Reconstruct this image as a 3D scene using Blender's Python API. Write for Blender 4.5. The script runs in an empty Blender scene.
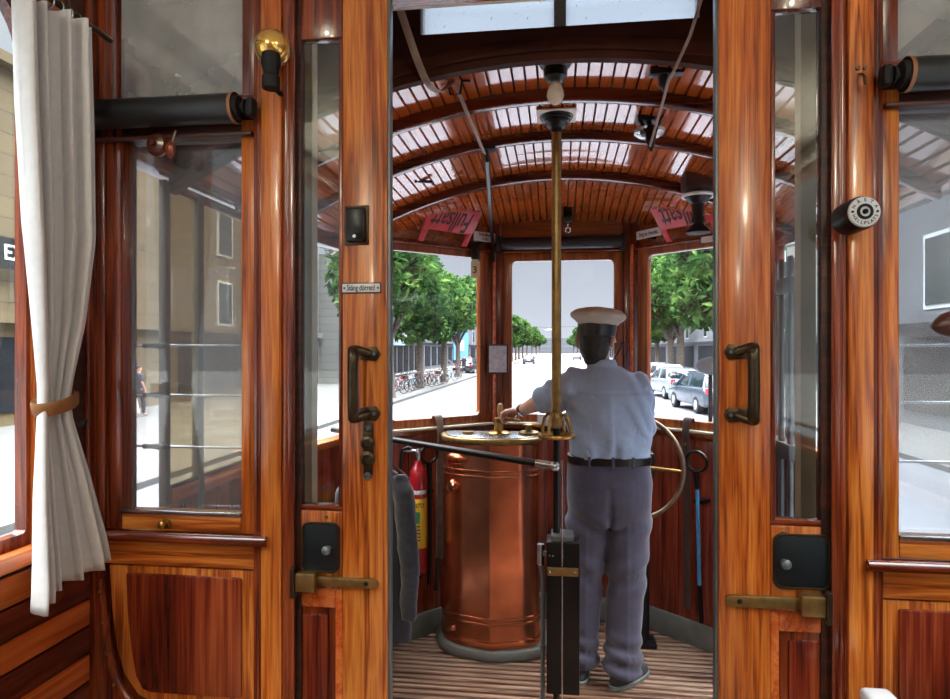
import bpy, bmesh, math, random
from mathutils import Vector, Matrix, Euler
random.seed(7)
SC = bpy.context.scene
COL = SC.collection
PI = math.pi
# ------------------------------------------------------------------ camera
F = 650.0
TH = math.atan(F / 5084.0)
EYE = 1.59
cam = bpy.data.cameras.new('camera'); cam.sensor_width = 36; cam.lens = 36 * F / 950
cam.clip_start = 0.02; cam.clip_end = 2000
co = bpy.data.objects.new('camera', cam); COL.objects.link(co)
co.location = (0, 0, EYE); co.rotation_euler = (PI / 2, 0, TH)
SC.camera = co

def at(u, v, Y):
    """pixel of the photograph -> the world point at distance Y ahead"""
    xc = (u - 475) / F; yc = (349.5 - v) / F
    t = Y / (math.cos(TH) + xc * math.sin(TH))
    return Vector((t * (-math.sin(TH) + xc * math.cos(TH)), Y, EYE + t * yc))

# ------------------------------------------------------------------ materials
def lin(h):
    h = h.lstrip('#'); o = []
    for i in (0, 2, 4):
        c = int(h[i:i + 2], 16) / 255
        o.append(c / 12.92 if c <= .04045 else ((c + .055) / 1.055) ** 2.4)
    return (*o, 1)

def newmat(name):
    m = bpy.data.materials.new(name); m.use_nodes = True
    nt = m.node_tree; nt.nodes.clear()
    out = nt.nodes.new('ShaderNodeOutputMaterial')
    return m, nt, out

def plain(name, col, rough=.5, metal=0, coat=0, spec=.5, noise=.12, nscale=14, bump=0, emit=0, sheen=0):
    m, nt, out = newmat(name); N = nt.nodes; L = nt.links
    b = N.new('ShaderNodeBsdfPrincipled')
    tc = N.new('ShaderNodeTexCoord'); n = N.new('ShaderNodeTexNoise')
    n.inputs['Scale'].default_value = nscale; n.inputs['Detail'].default_value = 5
    L.new(tc.outputs['Object'], n.inputs['Vector'])
    r = N.new('ShaderNodeValToRGB'); c = lin(col)
    r.color_ramp.elements[0].position = .3; r.color_ramp.elements[1].position = .7
    r.color_ramp.elements[0].color = (*[x * (1 - noise) for x in c[:3]], 1)
    r.color_ramp.elements[1].color = (*[min(1, x * (1 + noise)) for x in c[:3]], 1)
    L.new(n.outputs['Fac'], r.inputs['Fac']); L.new(r.outputs['Color'], b.inputs['Base Color'])
    b.inputs['Roughness'].default_value = rough; b.inputs['Metallic'].default_value = metal
    b.inputs['Coat Weight'].default_value = coat; b.inputs['Coat Roughness'].default_value = .08
    b.inputs['Specular IOR Level'].default_value = spec
    if sheen: b.inputs['Sheen Weight'].default_value = sheen
    if emit:
        L.new(r.outputs['Color'], b.inputs['Emission Color']); b.inputs['Emission Strength'].default_value = emit
    if bump:
        bm_ = N.new('ShaderNodeBump'); bm_.inputs['Strength'].default_value = bump; bm_.inputs['Distance'].default_value = .01
        L.new(n.outputs['Fac'], bm_.inputs['Height']); L.new(bm_.outputs['Normal'], b.inputs['Normal'])
    L.new(b.outputs[0], out.inputs[0])
    return m

def wood(name, dark, mid, light, axis='Z', sc=26, rough=.28, coat=.5, crough=.07, pores=.6, ring=1.0, cior=1.5, bump=.12):
    m, nt, out = newmat(name); N = nt.nodes; L = nt.links
    b = N.new('ShaderNodeBsdfPrincipled')
    tc = N.new('ShaderNodeTexCoord'); mp = N.new('ShaderNodeMapping')
    s = [sc, sc, sc]; s['XYZ'.index(axis)] = sc / 20
    mp.inputs['Scale'].default_value = s
    L.new(tc.outputs['Object'], mp.inputs['Vector'])
    n1 = N.new('ShaderNodeTexNoise'); n1.inputs['Scale'].default_value = 1.0; n1.inputs['Detail'].default_value = 3
    n1.inputs['Distortion'].default_value = .5 * ring
    L.new(mp.outputs[0], n1.inputs['Vector'])
    # rings: fold the broad noise into repeated bands
    mul = N.new('ShaderNodeMath'); mul.operation = 'MULTIPLY'; mul.inputs[1].default_value = 7 * ring
    L.new(n1.outputs['Fac'], mul.inputs[0])
    pp = N.new('ShaderNodeMath'); pp.operation = 'PINGPONG'; pp.inputs[1].default_value = 1
    L.new(mul.outputs[0], pp.inputs[0])
    mp2 = N.new('ShaderNodeMapping'); s2 = [sc * 9] * 3; s2['XYZ'.index(axis)] = sc * .22
    mp2.inputs['Scale'].default_value = s2; L.new(tc.outputs['Object'], mp2.inputs['Vector'])
    n2 = N.new('ShaderNodeTexNoise'); n2.inputs['Scale'].default_value = 1; n2.inputs['Detail'].default_value = 4
    L.new(mp2.outputs[0], n2.inputs['Vector'])
    mix = N.new('ShaderNodeMix'); mix.data_type = 'FLOAT'; mix.inputs[0].default_value = pores
    L.new(pp.outputs[0], mix.inputs[2]); L.new(n2.outputs['Fac'], mix.inputs[3])
    r = N.new('ShaderNodeValToRGB'); e = r.color_ramp.elements
    e[0].position = .22; e[0].color = lin(dark); e[1].position = .72; e[1].color = lin(light)
    x = e.new(.45); x.color = lin(mid)
    L.new(mix.outputs[0], r.inputs['Fac'])
    # broad stain and wear
    n3 = N.new('ShaderNodeTexNoise'); n3.inputs['Scale'].default_value = 3.2; n3.inputs['Detail'].default_value = 4
    L.new(tc.outputs['Object'], n3.inputs['Vector'])
    mr = N.new('ShaderNodeMapRange'); mr.inputs[1].default_value = .3; mr.inputs[2].default_value = .7
    mr.inputs[3].default_value = .72; mr.inputs[4].default_value = 1.12
    L.new(n3.outputs['Fac'], mr.inputs[0])
    mc = N.new('ShaderNodeMix'); mc.data_type = 'RGBA'; mc.blend_type = 'MULTIPLY'; mc.inputs[0].default_value = 1
    L.new(r.outputs['Color'], mc.inputs[6]); L.new(mr.outputs[0], mc.inputs[7])
    L.new(mc.outputs[2], b.inputs['Base Color'])
    b.inputs['Roughness'].default_value = rough; b.inputs['Coat Weight'].default_value = coat
    b.inputs['Coat Roughness'].default_value = crough; b.inputs['Coat IOR'].default_value = cior
    bp = N.new('ShaderNodeBump'); bp.inputs['Strength'].default_value = bump; bp.inputs['Distance'].default_value = .002
    L.new(mix.outputs[0], bp.inputs['Height']); L.new(bp.outputs['Normal'], b.inputs['Normal'])
    L.new(b.outputs[0], out.inputs[0])
    return m

def glass(name, tint='#ffffff', ior=1.5, refl=1.0, dirt_sheen=0.0):
    m, nt, out = newmat(name); N = nt.nodes; L = nt.links
    t = N.new('ShaderNodeBsdfTransparent'); t.inputs[0].default_value = lin(tint)
    g = N.new('ShaderNodeBsdfGlossy'); g.inputs['Roughness'].default_value = .01
    fr = N.new('ShaderNodeFresnel'); fr.inputs['IOR'].default_value = ior
    ml = N.new('ShaderNodeMath'); ml.operation = 'MULTIPLY'; ml.inputs[1].default_value = refl; ml.use_clamp = True
    ge = N.new('ShaderNodeNewGeometry'); mi = N.new('ShaderNodeMix'); mi.data_type = 'FLOAT'; mi.inputs[2].default_value = ior; mi.inputs[3].default_value = 1 / ior
    L.new(ge.outputs['Backfacing'], mi.inputs[0]); L.new(mi.outputs[0], fr.inputs['IOR'])
    L.new(fr.outputs[0], ml.inputs[0])
    mx = N.new('ShaderNodeMixShader'); L.new(ml.outputs[0], mx.inputs[0]); L.new(t.outputs[0], mx.inputs[1]); L.new(g.outputs[0], mx.inputs[2])
    if dirt_sheen:  # pale diffuse veil: windscreen dirt, and reflections painted into the partition panes
        d = N.new('ShaderNodeBsdfDiffuse'); d.inputs[0].default_value = (.6, .62, .66, 1)
        n = N.new('ShaderNodeTexNoise'); n.inputs['Scale'].default_value = 5; n.inputs['Detail'].default_value = 6
        tc = N.new('ShaderNodeTexCoord'); L.new(tc.outputs['Object'], n.inputs['Vector'])
        m2 = N.new('ShaderNodeMath'); m2.operation = 'MULTIPLY'; m2.inputs[1].default_value = dirt_sheen; L.new(n.outputs['Fac'], m2.inputs[0])
        mx2 = N.new('ShaderNodeMixShader'); L.new(m2.outputs[0], mx2.inputs[0]); L.new(mx.outputs[0], mx2.inputs[1]); L.new(d.outputs[0], mx2.inputs[2])
        L.new(mx2.outputs[0], out.inputs[0])
    else:
        L.new(mx.outputs[0], out.inputs[0])
    return m

M = {}
M['oak'] = wood('oak_varnish', '#5e260a', '#b85c1e', '#db893b', 'Z', 36, .3, .45, .12, bump=.05)
M['oak_x'] = wood('oak_varnish_across', '#5e260a', '#b85c1e', '#db893b', 'X', 36, .3, .45, .12, bump=.05)
M['teak'] = wood('teak_varnish', '#6c2c0e', '#ba5c1d', '#d88437', 'Z', 34, .3, .45, .12, pores=.7, bump=.05)
M['maho'] = wood('mahogany_varnish', '#421409', '#6e2a12', '#93431f', 'Z', 30, .25, .6, .08)
M['maho_x'] = wood('mahogany_varnish_across', '#421409', '#6e2a12', '#93431f', 'X', 30, .25, .6, .08)
M['maho_y'] = wood('mahogany_varnish_along', '#3a1208', '#6a2812', '#8d3f1e', 'Y', 18, .25, .6, .08)
M['rose'] = wood('rosewood_panel', '#3a120a', '#702615', '#a04e2a', 'Z', 17, .26, .5, .1, pores=.6, ring=.7)
M['dark'] = wood('dark_wood', '#220d08', '#3a170d', '#4d2213', 'X', 24, .5, .0, .25)
M['slat_o'] = wood('slat_orange', '#9a3f18', '#c65c26', '#d87a3c', 'Y', 24, .3, .45, .12)
M['slat_d'] = wood('slat_dark', '#451710', '#642416', '#7c3520', 'Y', 24, .3, .45, .12)
M['roof'] = wood('roof_board', '#a8481a', '#bd5c24', '#c96a2e', 'Y', 30, .16, 1.0, .03, pores=.8, ring=.5, cior=1.9, bump=0)
M['headw'] = plain('dark_header_wood', '#3a1a10', .65, spec=.12, noise=.3, nscale=9)
M['cabwood'] = wood('cab_window_wood', '#642a10', '#92481b', '#ae6229', 'Z', 28, .3, .5, .1)
M['cabwood_x'] = wood('cab_rail_wood', '#6a2d10', '#9c4d1d', '#b8692c', 'X', 28, .3, .5, .1)
M['rib'] = wood('rib_wood', '#280c06', '#4d1a0d', '#6a2a14', 'X', 15, .22, .8, .08)
M['floorw'] = wood('floor_slat', '#54382c', '#86644f', '#a98e78', 'X', 16, .42, .25, .25)
M['cabboard'] = wood('cab_board', '#5a1e12', '#84321e', '#9c4830', 'Z', 26, .3, .5, .1)
M['pane'] = glass('clear_glass', '#f6fafa', 1.5, 1.1)
M['screen'] = glass('windscreen_glass', '#fafcff', 1.45, .7, .05)
M['mirrorpane'] = glass('painted_reflection_glass', '#f4f5f4', 1.5, 6.0, .7)  # strong pale veil painted in for the mirrored saloon ceiling
M['reflectleft'] = glass('faint_reflection_glass', '#eceff2', 1.5, 2.0, .22)  # thin veil paints a bluish sky reflection into the left pane
M['reflectpane'] = glass('grey_reflection_glass', '#dfe4e8', 1.5, 2.0, .45)  # grey veil painted in for the reflections on the right pane
M['platedark'] = plain('dark_cast_plate', '#20262a', .4, .5, noise=.2)
M['oldpane'] = glass('old_beige_glass', '#e6dcc4', 1.5, 1.4, .3)  # beige tint and a pale veil in the glass colour
M['doorpane'] = glass('door_glass', '#f2f6f6', 1.5, 1.6)
M['black'] = plain('black_enamel', '#08080a', .36, 0, .08, spec=.35)
M['blackm'] = plain('black_matt', '#0f0e10', .6, spec=.3)
M['rubber'] = plain('black_leathercloth', '#15181c', .45, 0, .1, noise=.35, nscale=9)
M['bronze'] = plain('dark_bronze', '#4b3f30', .36, .85, noise=.3, nscale=30)
M['brass'] = plain('old_brass', '#a98548', .28, 1, noise=.18, nscale=25)
M['brassd'] = plain('dull_brass', '#957a4c', .38, .85, noise=.3, nscale=30)
M['rimm'] = plain('worn_rim', '#85735f', .32, .8, noise=.25, nscale=12)
M['steel'] = plain('steel', '#b9bcc0', .25, 1, noise=.1)
M['iron'] = plain('grey_iron', '#6e7478', .4, .6, noise=.15)
M['copper'] = plain('copper_sheet', '#c87a56', .24, .95, noise=.28, nscale=7)
M['copperd'] = plain('copper_band', '#b87a5c', .24, .95, noise=.2, nscale=9)
M['greyp'] = plain('grey_green_paint', '#70746f', .45, 0, .2, noise=.15)
M['cream'] = plain('cream_paint', '#c9c2ab', .45, 0, .2)
M['ceilw'] = plain('white_ceiling', '#e9e7e0', .5, 0, .15, noise=.06, nscale=4)
M['curtain'] = plain('white_curtain', '#d9d9da', .9, sheen=.3, noise=.04, nscale=60, bump=.08)
M['tie'] = plain('brown_tie', '#8a5a2e', .7, noise=.25)
M['leather'] = plain('brown_leather', '#4a3a34', .5, noise=.25, nscale=30)
M['leatherp'] = plain('worn_leather', '#8b7468', .5, noise=.25, nscale=30)
M['red'] = plain('red_enamel', '#9e1420', .3, 0, .5, noise=.15)
M['signred'] = plain('red_sign', '#c22a36', .4, 0, .3, noise=.2)
M['enamel'] = plain('white_enamel', '#dfe3e6', .25, 0, .5, noise=.04)
M['ink'] = plain('black_ink', '#0c0c10', .5)
M['paper'] = plain('paper_notice', '#b8b9c2', .6, noise=.22, nscale=40)
M['yellow'] = plain('yellow_label', '#e3b52c', .4, noise=.1)
M['green'] = plain('green_label', '#2f7d46', .4)
M['blue'] = plain('blue_handle', '#3f86b8', .4, 0, .2)
M['tag'] = plain('cream_tag', '#d8cfae', .5)
M['socket'] = plain('white_plastic', '#e6e6ea', .4)
M['bulb'] = plain('opal_bulb', '#c9bba8', .2, 0, .6, noise=.05)
M['knobw'] = plain('pale_wood_knob', '#a97f55', .4, 0, .3, noise=.2)
M['tan'] = plain('tan_leather_band', '#8a5d3c', .5, noise=.2)
M['brownwood'] = plain('brown_wood_knob', '#4a1f13', .35, 0, .5, noise=.2)
M['gold'] = plain('gold_globe', '#d9ac55', .16, .75, .6, noise=.2, nscale=8)
M['jacket'] = plain('blue_grey_wool', '#343b49', .9, sheen=.4, noise=.18, nscale=60, bump=.1)
M['lining'] = plain('jacket_edge', '#8e949f', .9)
M['lampglow'] = plain('lit_lamp_globe', '#fff0d8', .3, emit=1)
M['skin'] = plain('skin', '#c99a84', .5, noise=.1, nscale=25)
M['hair'] = plain('dark_hair', '#17120f', .6, noise=.4, nscale=60, bump=.3)
M['shirt'] = plain('pale_blue_shirt', '#a0b9dc', .85, sheen=.2, noise=.05, nscale=40)
M['trouser'] = plain('slate_trousers', '#46465a', .85, sheen=.3, noise=.1, nscale=50)
M['belt'] = plain('black_belt', '#101014', .35, 0, .3)
M['shoe'] = plain('grey_shoe', '#3b4148', .5, noise=.3, nscale=30)
M['sole'] = plain('pale_sole', '#7c8582', .6)
M['capw'] = plain('pale_cap', '#b4aea5', .8, noise=.06, sheen=.2)
M['stone'] = None

def stone(name, c, mortar, w=.9, h=.4, axis='YZ', rough=.85):
    m, nt, out = newmat(name); N = nt.nodes; L = nt.links
    b = N.new('ShaderNodeBsdfPrincipled'); b.inputs['Roughness'].default_value = rough
    tc = N.new('ShaderNodeTexCoord'); sp = N.new('ShaderNodeSeparateXYZ'); cb = N.new('ShaderNodeCombineXYZ')
    L.new(tc.outputs['Object'], sp.inputs[0]); L.new(sp.outputs[axis[0]], cb.inputs[0]); L.new(sp.outputs[axis[1]], cb.inputs[1])
    br = N.new('ShaderNodeTexBrick'); br.inputs['Scale'].default_value = 1
    br.inputs['Brick Width'].default_value = w; br.inputs['Row Height'].default_value = h; br.inputs['Mortar Size'].default_value = .018
    cc = lin(c); br.inputs['Color1'].default_value = cc; br.inputs['Color2'].default_value = (*[x * .82 for x in cc[:3]], 1); br.inputs['Mortar'].default_value = lin(mortar)
    L.new(cb.outputs[0], br.inputs['Vector']); L.new(br.outputs['Color'], b.inputs['Base Color']); L.new(b.outputs[0], out.inputs[0])
    return m
M['stone'] = stone('sandstone', '#6a5a40', '#43382a', 2.6, .62)
M['stone2'] = stone('pale_stone', '#72706d', '#524f4c', 1.2, .5)
M['stone3'] = stone('grey_plaster', '#5f6268', '#515459', 3, 1.2)
M['road'] = plain('pale_road', '#585a5f', .85, noise=.06, nscale=.7)
M['pave'] = plain('paving', '#5c5b59', .9, noise=.1, nscale=1.4)
M['kerb'] = plain('kerb_stone', '#545352', .9, noise=.15, nscale=3)
M['bark'] = plain('bark', '#5a5048', .95, noise=.35, nscale=7, bump=.4)
M['win'] = plain('dark_window', '#2a3138', .12, 0, .6, noise=.4, nscale=.8)
M['shop'] = plain('shop_front', '#1e2024', .8, spec=.1, noise=.3, nscale=1.5)
M['awning'] = plain('pale_awning', '#8fa0ac', .8)
M['signblue'] = plain('blue_sign', '#5b93bd', .5)
M['tyre'] = plain('tyre', '#141416', .8)
M['carw'] = plain('car_white', '#c8ccd0', .25, 0, .8, noise=.02)
M['cars'] = plain('car_silver', '#9aa3ab', .25, .4, .8, noise=.02)
M['card'] = plain('car_slate', '#46535f', .25, .3, .8, noise=.02)
M['cark'] = plain('car_black', '#22272d', .25, .2, .8, noise=.02)
M['carglass'] = plain('car_glass', '#1d262c', .08, 0, .8, noise=.05)
M['tail'] = plain('tail_lamp', '#c0303f', .25, 0, .6)
M['plate'] = plain('number_plate', '#e8ebee', .4)
M['clothw'] = plain('white_clothes', '#d8d8da', .9)
M['clothd'] = plain('dark_clothes', '#34363f', .9)
M['clothr'] = plain('red_clothes', '#9a4a48', .9)
M['bag'] = plain('tan_bag', '#8b6a4a', .8)

def leafmat():
    m, nt, out = newmat('leaves'); N = nt.nodes; L = nt.links
    d = N.new('ShaderNodeBsdfDiffuse'); t = N.new('ShaderNodeBsdfTranslucent'); mx = N.new('ShaderNodeMixShader'); mx.inputs[0].default_value = .35
    tc = N.new('ShaderNodeTexCoord'); n = N.new('ShaderNodeTexNoise'); n.inputs['Scale'].default_value = 1.3; n.inputs['Detail'].default_value = 5
    L.new(tc.outputs['Object'], n.inputs['Vector'])
    r = N.new('ShaderNodeValToRGB'); e = r.color_ramp.elements
    e[0].position = .35; e[0].color = lin('#16290f'); e[1].position = .68; e[1].color = lin('#6d8a45')
    x = e.new(.5); x.color = lin('#385a2e')
    L.new(n.outputs['Fac'], r.inputs['Fac']); L.new(r.outputs[0], d.inputs[0]); L.new(r.outputs[0], t.inputs[0])
    L.new(d.outputs[0], mx.inputs[1]); L.new(t.outputs[0], mx.inputs[2]); L.new(mx.outputs[0], out.inputs[0])
    return m
M['leaf'] = leafmat()

def frosted():
    m, nt, out = newmat('frosted_transom_glass'); N = nt.nodes; L = nt.links
    tr = N.new('ShaderNodeBsdfTransparent'); tr.inputs[0].default_value = (.86, .93, 1.0, 1); tl = N.new('ShaderNodeBsdfTranslucent'); tl.inputs[0].default_value = (.20, .22, .25, 1)
    mx = N.new('ShaderNodeMixShader'); mx.inputs[0].default_value = .45
    L.new(tr.outputs[0], mx.inputs[1]); L.new(tl.outputs[0], mx.inputs[2])
    tc = N.new('ShaderNodeTexCoord'); n = N.new('ShaderNodeTexNoise'); n.inputs['Scale'].default_value = 110; n.inputs['Detail'].default_value = 2
    L.new(tc.outputs['Object'], n.inputs['Vector'])
    sp = N.new('ShaderNodeSeparateXYZ'); L.new(tc.outputs['Object'], sp.inputs[0])
    mr = N.new('ShaderNodeMapRange'); mr.inputs[1].default_value = 2.50; mr.inputs[2].default_value = 2.60; mr.inputs[3].default_value = -.12; mr.inputs[4].default_value = .1
    L.new(sp.outputs['Z'], mr.inputs[0])
    ad = N.new('ShaderNodeMath'); ad.operation = 'ADD'; L.new(n.outputs['Fac'], ad.inputs[0]); L.new(mr.outputs[0], ad.inputs[1])
    gt = N.new('ShaderNodeMath'); gt.operation = 'GREATER_THAN'; gt.inputs[1].default_value = .60; L.new(ad.outputs[0], gt.inputs[0])
    m3 = N.new('ShaderNodeMath'); m3.operation = 'MULTIPLY'; m3.inputs[1].default_value = .55; L.new(gt.outputs[0], m3.inputs[0])
    d = N.new('ShaderNodeBsdfDiffuse'); d.inputs[0].default_value = (.15, .17, .2, 1)
    m2 = N.new('ShaderNodeMixShader'); L.new(m3.outputs[0], m2.inputs[0]); L.new(mx.outputs[0], m2.inputs[1]); L.new(d.outputs[0], m2.inputs[2])
    L.new(m2.outputs[0], out.inputs[0])
    return m
M['frost'] = frosted()

# ------------------------------------------------------------------ object helpers
ORG = {}
def tag(o, label=None, cat=None, group=None, kind=None):
    if label: o['label'] = label
    if cat: o['category'] = cat
    if group: o['group'] = group
    if kind: o['kind'] = kind
    return o

def empty(name, loc=(0, 0, 0), label=None, cat=None, group=None, kind=None):
    o = bpy.data.objects.new(name, None); COL.objects.link(o); o.location = loc; o.empty_display_size = .1
    ORG[o] = Vector(loc)
    return tag(o, label, cat, group, kind)

def link_mesh(name, me, mat, parent=None):
    o = bpy.data.objects.new(name, me); COL.objects.link(o)
    if mat is not None:
        me.materials.clear(); me.materials.append(mat)
    if parent is not None:
        o.parent = parent
        org = ORG.get(parent, Vector((0, 0, 0)))
        if org.length > 0: me.transform(Matrix.Translation(-org))
        ORG[o] = org
    else:
        ORG[o] = Vector((0, 0, 0))
    return o

def crv(pts, r=None, sub=5):
    """Catmull-Rom through the points (and radii)"""
    P = [Vector(p) for p in pts]; n = len(P); out = []; rr = []
    for i in range(n - 1):
        a, b, c, d = P[max(i - 1, 0)], P[i], P[i + 1], P[min(i + 2, n - 1)]
        for k in range(sub):
            t = k / sub
            out.append(.5 * (2 * b + (c - a) * t + (2 * a - 5 * b + 4 * c - d) * t * t + (3 * b - a - 3 * c + d) * t ** 3))
            if isinstance(r, (list, tuple)): rr.append(r[i] * (1 - t) + r[i + 1] * t)
    out.append(P[-1])
    if isinstance(r, (list, tuple)): rr.append(r[-1]); return out, rr
    return out, r

class MB:
    def __init__(s, T=None): s.v = []; s.f = []; s.T = T
    def add(s, vs, fs):
        b = len(s.v)
        for p in vs:
            p = Vector(p); s.v.append(s.T @ p if s.T is not None else p)
        s.f += [tuple(b + i for i in f) for f in fs]; return s
    def box(s, x0, x1, y0, y1, z0, z1):
        x0, x1 = sorted((x0, x1)); y0, y1 = sorted((y0, y1)); z0, z1 = sorted((z0, z1))
        return s.add([(x0, y0, z0), (x1, y0, z0), (x1, y1, z0), (x0, y1, z0), (x0, y0, z1), (x1, y0, z1), (x1, y1, z1), (x0, y1, z1)],
              [(0, 3, 2, 1), (4, 5, 6, 7), (0, 1, 5, 4), (1, 2, 6, 5), (2, 3, 7, 6), (3, 0, 4, 7)])
    def path(s, pts, r, seg=10, closed=False, flat=None):
        pts = [Vector(p) for p in pts]; n = len(pts)
        rr = r if isinstance(r, (list, tuple)) else [r] * n
        vs = []; fs = []
        up = None
        for i, p in enumerate(pts):
            if closed: t = pts[(i + 1) % n] - pts[i - 1]
            else: t = pts[min(i + 1, n - 1)] - pts[max(i - 1, 0)]
            t.normalize()
            if up is None:
                up = Vector((0, 0, 1)) if abs(t.z) < .9 else Vector((1, 0, 0))
            a = t.cross(up).normalized(); b = a.cross(t).normalized(); up = b
            for k in range(seg):
                ang = 2 * PI * k / seg
                ca, sa = math.cos(ang), math.sin(ang)
                if flat: vs.append(p + a * ca * rr[i] * flat[0] + b * sa * rr[i] * flat[1])
                else: vs.append(p + a * ca * rr[i] + b * sa * rr[i])
        m = n if closed else n - 1
        for i in range(m):
            j = (i + 1) % n
            for k in range(seg):
                l = (k + 1) % seg
                fs.append((i * seg + k, i * seg + l, j * seg + l, j * seg + k))
        if not closed:
            fs.append(tuple(reversed(range(seg)))); fs.append(tuple((n - 1) * seg + k for k in range(seg)))
        return s.add(vs, fs)
    def curve(s, pts, r, seg=10, sub=5, flat=None):
        p, q = crv(pts, r, sub); return s.path(p, q, seg, flat=flat)
    def rod(s, a, b, r, seg=12): return s.path([a, b], r, seg)
    def lathe(s, prof, c=(0, 0, 0), axis='Z', seg=24):
        vs = []; fs = []; c = Vector(c)
        for (r, h) in prof:
            for k in range(seg):
                a = 2 * PI * k / seg; x, y = r * math.cos(a), r * math.sin(a)
                p = {'Z': (x, y, h), 'Y': (x, h, y), 'X': (h, x, y)}[axis]
                vs.append(c + Vector(p))
        n = len(prof)
        for i in range(n - 1):
            for k in range(seg):
                l = (k + 1) % seg; fs.append((i * seg + k, i * seg + l, (i + 1) * seg + l, (i + 1) * seg + k))
        fs.append(tuple(reversed(range(seg)))); fs.append(tuple((n - 1) * seg + k for k in range(seg)))
        return s.add(vs, fs)
    def prism(s, poly, y0, y1, axis='Y'):
        n = len(poly)
        def P(a, b, h): return {'Y': (a, h, b), 'Z': (a, b, h), 'X': (h, a, b)}[axis]
        vs = [P(a, b, y0) for a, b in poly] + [P(a, b, y1) for a, b in poly]
        fs = [tuple(range(n)), tuple(reversed(range(n, 2 * n)))] + [(i, n + i, n + (i + 1) % n, (i + 1) % n) for i in range(n)]
        return s.add(vs, fs)
    def ring(s, outer, inner, y0, y1):
        n = len(outer)
        vs = [(a, y0, b) for a, b in outer] + [(a, y0, b) for a, b in inner] + [(a, y1, b) for a, b in outer] + [(a, y1, b) for a, b in inner]
        fs = []
        for i in range(n):
            j = (i + 1) % n
            fs += [(i, j, n + j, n + i), (2 * n + i, 3 * n + i, 3 * n + j, 2 * n + j), (n + i, n + j, 3 * n + j, 3 * n + i), (i, 2 * n + i, 2 * n + j, j)]
        return s.add(vs, fs)
    def torus(s, c, R, r, axis='Z', seg=32, ts=8, sx=1.0):
        c = Vector(c); pts = []
        for k in range(seg):
            a = 2 * PI * k / seg; x, y = R * math.cos(a) * sx, R * math.sin(a)
            pts.append(c + Vector({'Z': (x, y, 0), 'Y': (x, 0, y), 'X': (0, x, y)}[axis]))
        return s.path(pts, r, ts, closed=True)
    def ball(s, c, r, seg=14, rings=8, sc=(1, 1, 1)):
        c = Vector(c); prof = []
        vs = []; fs = []
        for i in range(rings + 1):
            ph = PI * i / rings
            for k in range(seg):
                a = 2 * PI * k / seg
                vs.append(c + Vector((r * math.sin(ph) * math.cos(a) * sc[0], r * math.sin(ph) * math.sin(a) * sc[1], -r * math.cos(ph) * sc[2])))
        for i in range(rings):
            for k in range(seg):
                l = (k + 1) % seg; fs.append((i * seg + k, i * seg + l, (i + 1) * seg + l, (i + 1) * seg + k))
        return s.add(vs, fs)
    def mesh(s, name, smooth=False, bevel=0, bseg=2, angle=35):
        me = bpy.data.meshes.new(name); me.from_pydata([tuple(p) for p in s.v], [], s.f); me.update()
        bm = bmesh.new(); bm.from_mesh(me)
        bmesh.ops.remove_doubles(bm, verts=bm.verts, dist=1e-6)
        bmesh.ops.recalc_face_normals(bm, faces=bm.faces)
        if bevel:
            es = [e for e in bm.edges if len(e.link_faces) == 2 and e.calc_face_angle(0) > math.radians(40)]
            bmesh.ops.bevel(bm, geom=es, offset=bevel, segments=bseg, affect='EDGES', profile=.5, clamp_overlap=True)
        bm.to_mesh(me); bm.free()
        if smooth or bevel:
            for p in me.polygons: p.use_smooth = True
            me.set_sharp_from_angle(angle=math.radians(angle))
        return me
    def build(s, name, mat, parent=None, smooth=False, bevel=0, label=None, cat=None, group=None, kind=None, bseg=2, angle=35):
        o = link_mesh(name, s.mesh(name, smooth, bevel, bseg, angle), mat, parent)
        return tag(o, label, cat, group, kind)

def rrect(x0, x1, z0, z1, r, n=5, rb=None):
    P = []; q = r if rb is None else rb
    for (cx, cz, a0, e) in ((x1 - r, z1 - r, 0, r), (x0 + r, z1 - r, 90, r), (x0 + q, z0 + q, 180, q), (x1 - q, z0 + q, 270, q)):
        for k in range(n + 1):
            a = math.radians(a0 + 90 * k / n); P.append((cx + e * math.cos(a), cz + e * math.sin(a)))
    return P

def text_mesh(name, body, size, T, mat, parent=None, extrude=.0008, align='CENTER', shear=0, width=1.0, label=None):
    cu = bpy.data.curves.new('lettering', 'FONT'); cu.body = body; cu.size = size; cu.extrude = extrude
    cu.align_x = align; cu.align_y = 'CENTER'; cu.shear = shear; cu.offset = size * .012
    ob = bpy.data.objects.new('lettering_source', cu); COL.objects.link(ob)
    dg = bpy.context.evaluated_depsgraph_get(); dg.update()
    me = bpy.data.meshes.new_from_object(ob.evaluated_get(dg))
    bpy.data.objects.remove(ob)
    me.transform(T @ Matrix.Diagonal((width, 1, 1, 1)))
    me.name = name
    o = link_mesh(name, me, mat, parent)
    if label: o['label'] = label
    return o
FACE = Matrix(((1, 0, 0, 0), (0, 0, -1, 0), (0, 1, 0, 0), (0, 0, 0, 1)))   # text in XY -> upright in XZ, read from -Y
def face_at(p, rotz=0, roll=0, tilt=0):
    return Matrix.Translation(Vector(p)) @ Matrix.Rotation(rotz, 4, 'Z') @ Matrix.Rotation(tilt, 4, 'X') @ Matrix.Rotation(roll, 4, 'Y') @ FACE

def kids(o): return [c for c in list(bpy.data.objects) if c.parent == o]
def copy_tree(o, parent=None, chmap=None):
    c = o.copy(); COL.objects.link(c)
    if parent is not None: c.parent = parent
    for ch in (chmap[o.name] if chmap and o.name in chmap else kids(o)): copy_tree(ch, c)
    return c

def bake(o, name, mat, parent=None, smooth=True):
    """evaluate modifiers into a plain mesh"""
    dg = bpy.context.evaluated_depsgraph_get(); dg.update()
    me = bpy.data.meshes.new_from_object(o.evaluated_get(dg)); bpy.data.objects.remove(o)
    me.name = name
    for p in me.polygons: p.use_smooth = smooth
    return link_mesh(name, me, mat, parent)

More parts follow.
